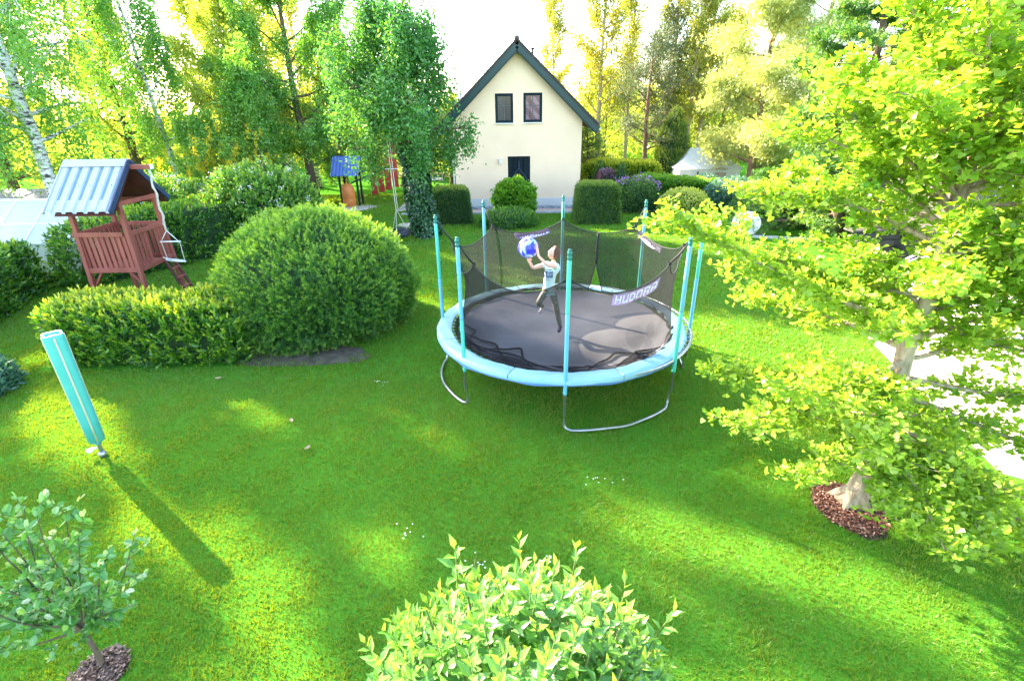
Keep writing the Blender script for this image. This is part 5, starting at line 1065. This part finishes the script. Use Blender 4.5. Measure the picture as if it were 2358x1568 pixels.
# left and back woods; every tree is its own thing
GR='trees of the wood edge on the left'
make_tree('birch','white trunked birch with hanging twigs at the far left','tree',(-17.3,20.0,0),13.5,.26,.24,round_prof(3.6),30,G_BIRCH,M_BIRCHB,61,lean=(.0,0),elev=(20,65),nleaf=34000,lsize=.12,spread=.28,droop=1.0,limb_bend=-.3,group=GR)
make_tree('birch','slim birch leaning beside the white trunked birch','tree',(-15.2,24.5,0),12.0,.13,.25,round_prof(2.4),22,G_BIRCH,M_BIRCHB,62,lean=(-.05,0),elev=(25,70),nleaf=20000,lsize=.12,spread=.3,droop=.8,group=GR)
wood=[ # x,y,H,R,leaf material,seed,label,sparse leaf count
 (-22.5,24,12,3.4,'Y',63,'broad yellow green tree at the left edge of the wood',17000),
 (-20.0,29,13,3.2,'Y',64,'tall yellow green tree behind the white trunked birch',16000),
 (-16.0,31,11,3.2,'Y',65,'yellow green tree above the ridge of the tower roof',16000),
 (-12.8,27.5,9.0,2.8,'Y',66,'rounded sunlit tree right above the tower gable',14000),
 (-12.0,33,11.5,2.9,'S',67,'thin crowned tree with sky gaps left of centre',7000),
 (-9.3,30,8.0,2.5,'Y',68,'sunlit tree behind the laburnum',12000),
 (-10.3,27.6,11.6,3.7,'B',69,'tall fresh green tree left of the ivy clad tree',46000),
 (-11.2,24.4,5.8,1.9,'B',70,'smaller green tree between laburnum and tall fresh green tree',11000),
 (-25,34,14,4.2,'Y',71,'far tall tree at the left border of the photo',14000),
 (-15.5,38,10,3.4,'S',72,'far airy tree seen through the sky gap on the left',7000),
 (-6.6,33,6.5,2.2,'Y',73,'low sunlit tree behind the red timber panel',10000),
 (-3.6,33.5,4.6,2.0,'Y',74,'low yellow green tree behind the patio table',9000)]
for (x,y,H,Rm,mk,sd_,lab,nlf) in wood:
    mt={'Y':G_YELLOW,'S':G_SPARSE,'B':G_BIRCH}[mk]
    make_tree('deciduous_tree',lab,'tree',(x,y,0),H,.10+.012*H,.14,round_prof(Rm),24,mt,M_BARK if mk!='S' else M_BIRCHB,sd_,lean=(.02*((sd_%3)-1),0),elev=(10,65),nsub=9,nleaf=int(nlf*1.7),lsize=.15 if mk!='B' else .12,spread=.34,droop=.25,group=GR)
lb=make_tree('laburnum','laburnum tree with hanging yellow blossom behind the white shrub','tree',(-13.0,23.2,0),3.9,.10,.2,round_prof(2.0),16,G_BIRCH,M_BARK,81,nleaf=11000,lsize=.11,spread=.25,droop=.2)
rg=np.random.RandomState(82); s=MB(); cl=rg.normal(size=(150,3))*np.array([1.15,.7,.65])+np.array([1.1,-.6,2.3]); P=np.repeat(cl,40,0); P=P+np.stack([rg.normal(size=6000)*.05,rg.normal(size=6000)*.05,-rg.rand(6000)*.32],1)
leaves(s,P,norm(rg.normal(size=P.shape)+[0,0,-1]),rdir(rg,len(P)),.06,'quad',None,0,1.5); s.build('blossom',G_LABUR,lb)
# right hand woods
GP='tall thin poplars behind the right hedge'
pop=make_tree('poplar','pale trunked poplar just right of the house roof','tree',(6.0,36.5,0),15,.20,.22,column_prof(2.9),30,G_SPARSE,pmat('pale_poplar_bark',(.50,.42,.28),(.34,.28,.18),4,.9,bump=.3,stretch=(1,1,.3)),91,elev=(35,70),nleaf=15000,lsize=.17,spread=.25,group=GP,sublen=.3)
for x,y,sc,rz,lab in ((8.4,39,.95,1.1,'second poplar right of the house behind the dark pine'),(10.2,35.5,1.0,2.3,'poplar rising behind the dark pine crown'),(10.9,33.6,.9,4.0,'slender poplar left of the pale pine'),(11.9,34.2,.92,5.2,'slender poplar closest to the pale pine'),(3.2,41,.85,3.0,'faint poplar directly behind the house roof')):
    c=copy_tree(pop); c.location=(x,y,0); c.rotation_euler=(0,0,rz); c.scale=(sc*.8,sc*.8,sc); c['label']=lab
def pine(name,label,loc,H,Rm,mat,seed,cb=.3,nlf=15000,r0=.17,group=None,ls=.14,sp=.26):
    return make_tree(name,label,'tree',loc,H,r0,cb,lambda t:Rm*(math.sin(math.pi*(.25+.68*t))**.8),26,mat,M_PINEB,seed,elev=(0,45),nsub=9,nleaf=nlf,lsize=ls,spread=sp,limb_bend=.4,flat=.5,kind='spray',group=group,up=.4,thick=.36)
pine('pine','dark blue green pine with bare lower trunk behind the thuja','',8,1,G_PINE,92) if False else None
pine('pine','dark pine with bare reddish lower trunk right of the house',(8.05,31.8,0),7.6,2.3,G_PINE,92,.26,13000)
pine('pine','thinner dark pine behind the thuja cone',(9.6,34.5,0),9.2,1.9,G_PINE,93,.22,9000)
pine('pale_pine','large pale yellowish pine above the white tent',(12.4,27.4,0),10.5,3.0,G_PALE,94,.12,70000,.22,ls=.17,sp=.32)
pine('pale_pine','tall pale pine further right behind the spruce',(15.6,29,0),12,3.2,G_PALE,95,.12,24000,.24,ls=.17,sp=.34)
def spruce(label,loc,H,Rm,seed,nlf=26000,mat=None,name='spruce',ls=.16,cb=.06,nl=60):
    return make_tree(name,label,'tree',loc,H,.05+.02*H,cb,cone_prof(Rm),nl,mat or G_SPRUCE,M_BARK,seed,elev=(-12,25),nsub=8,nleaf=nlf,lsize=ls,spread=.13,limb_bend=.12,flat=.3,kind='spray',up=.1,sublen=.45)
spruce('big dark spruce with light green tips behind the satellite dish',(11.7,18.3,0),9.5,3.1,96,60000,None,'spruce',.17)
spruce('second dark spruce further right behind the ginkgo crown',(16.2,18.0,0),8.5,3.0,97,34000)
spruce('small layered conifer between house wall and yellow hedge',(4.5,30.8,0),3.6,1.3,98,9000,G_THUJA,'small_spruce',.12)
bush('thuja','narrow cone shaped thuja between the pines and the white tent','conifer',(9.45,31.2,0),(.98,.95,2.25),G_THUJA,2300,.13,'spray',99,sp=dict(L=.4,k=8,vbase=.1,vtip=1.0,sunv=.1),zc=1.95,jitter=.1,pw=1.5,up=1.2,bump=.12)
for (x,y,H,Rm,sd_,lab,mt) in ((19.5,24,10,3.5,101,'yellow green tree at the right edge behind the ginkgo',G_YELLOW),(21,17,8,3.2,102,'sunlit tree beyond the shed at the right edge',G_YELLOW),(14.0,36,9,3,103,'airy tree in the gap between the pale pines',G_SPARSE),(7.2,41,6,3,104,'sunlit undergrowth tree behind the dark pines',G_YELLOW),(3.6,36.5,4.2,2.2,105,'low yellow tree just right behind the house',G_YELLOW),(12.6,40,6,3,106,'sunlit undergrowth tree behind the thuja',G_YELLOW)):
    make_tree('deciduous_tree',lab,'tree',(x,y,0),H,.16,.12,round_prof(Rm),20,mt,M_BARK,sd_,elev=(10,60),nleaf=12000,lsize=.16,spread=.36)
# distant woodland closing the view
rg=np.random.RandomState(77); s=MB(); n=90000; X=rg.uniform(-75,75,n); Yy=rg.uniform(44,60,n); hz=4.2+1.8*np.sin(X*.21)+1.5*np.sin(X*.53+1)+1.2*np.sin(X*1.3+2)-2.6*np.exp(-((X-1)/9)**2)
Z=hz*rg.rand(n)**.7; P=np.stack([X,Yy,Z],1); v=np.clip(.5+.3*fbm(P,.5,4)+rg.normal(size=n)*.2,0,1)
leaves(s,P,rdir(rg,n),rdir(rg,n,.5),.42*(.6+.8*rg.rand(n)),'quad',v,0,1.5); tag(s.build('distant_wood',G_YELLOW),'distant yellow green woodland closing the view behind the garden','woodland',kind='stuff')
# small daisies in the lawn, and a few fallen leaves
rg=np.random.RandomState(31); s=MB(); C0=[(-.35,3.9),(-.22,3.72),(-.55,3.75),(-1.2,4.3),(-.05,3.65),(1.1,5.2),(-2.3,7.8),(.4,3.9)]
P=[]; 
for cx,cy in C0:
    for k in range(9): P.append((cx+rg.normal()*.10,cy+rg.normal()*.06,.042))
P=np.array(P); q=8; PP=np.repeat(P,q,0); aa=np.tile(np.arange(q)*2*np.pi/q,len(P)); leaves(s,PP,np.stack([np.cos(aa),np.sin(aa),0*aa+.15],1),np.tile([0,0,1.],(len(PP),1)),.011,'quad',None,0,1.3)
tag(s.build('daisies',G_WHITE),'scattered white daisies in the lawn before the foreground shrub','daisies',kind='stuff')
s=None
for x,y,rz,lab in ((-5.25,8.0,.3,'curled pale dry leaf on the lawn below the laurel hedge'),(-2.9,5.9,1.2,'small pale dry leaf on the open lawn'),(-3.4,6.6,2.2,'tiny dry leaf between dryer and trampoline')):
    s=MB(); s.grid([[(u*.05,v_*.028*math.cos(u*1.3),.03+.018*abs(v_)+.012*u*u) for v_ in (-1,-.5,0,.5,1)] for u in (-1,-.5,0,.5,1)]); o=s.build('dry_leaf',pmat('dry_leaf',(.55,.36,.24),(.42,.26,.16),20,.8),None,True,loc=(x,y,.015)); o.rotation_euler=(0,0,rz); tag(o,lab,'leaf')

for (x,y,H,Rm,sd_,lab,nlf) in ((-20.5,19.9,15,2.1,111,'airy tree just beyond the left edge beside the white trunked birch',17000),(-26.5,22.9,20,1.3,112,'slim airy tree left of the wood whose shade dapples the lawn',9000),(-22,16.9,15,1.5,113,'airy tree beyond the left edge nearest the camera',9500),(-25.5,24.6,22,1.3,114,'very tall slim tree rising left of the wood',10000),(-28,28.4,23,1.2,115,'second very tall slim tree left of the wood',6500),(-24.5,17.6,16,1.3,116,'low slim tree far beyond the left edge',9000)):
    make_tree('deciduous_tree',lab,'tree',(x,y,0),H,.10+.012*H,.30,round_prof(Rm),20,G_BIRCH,M_BARK,sd_,elev=(10,65),nsub=7,nleaf=nlf,lsize=.18,spread=.26,droop=.25,group='trees left of the garden')
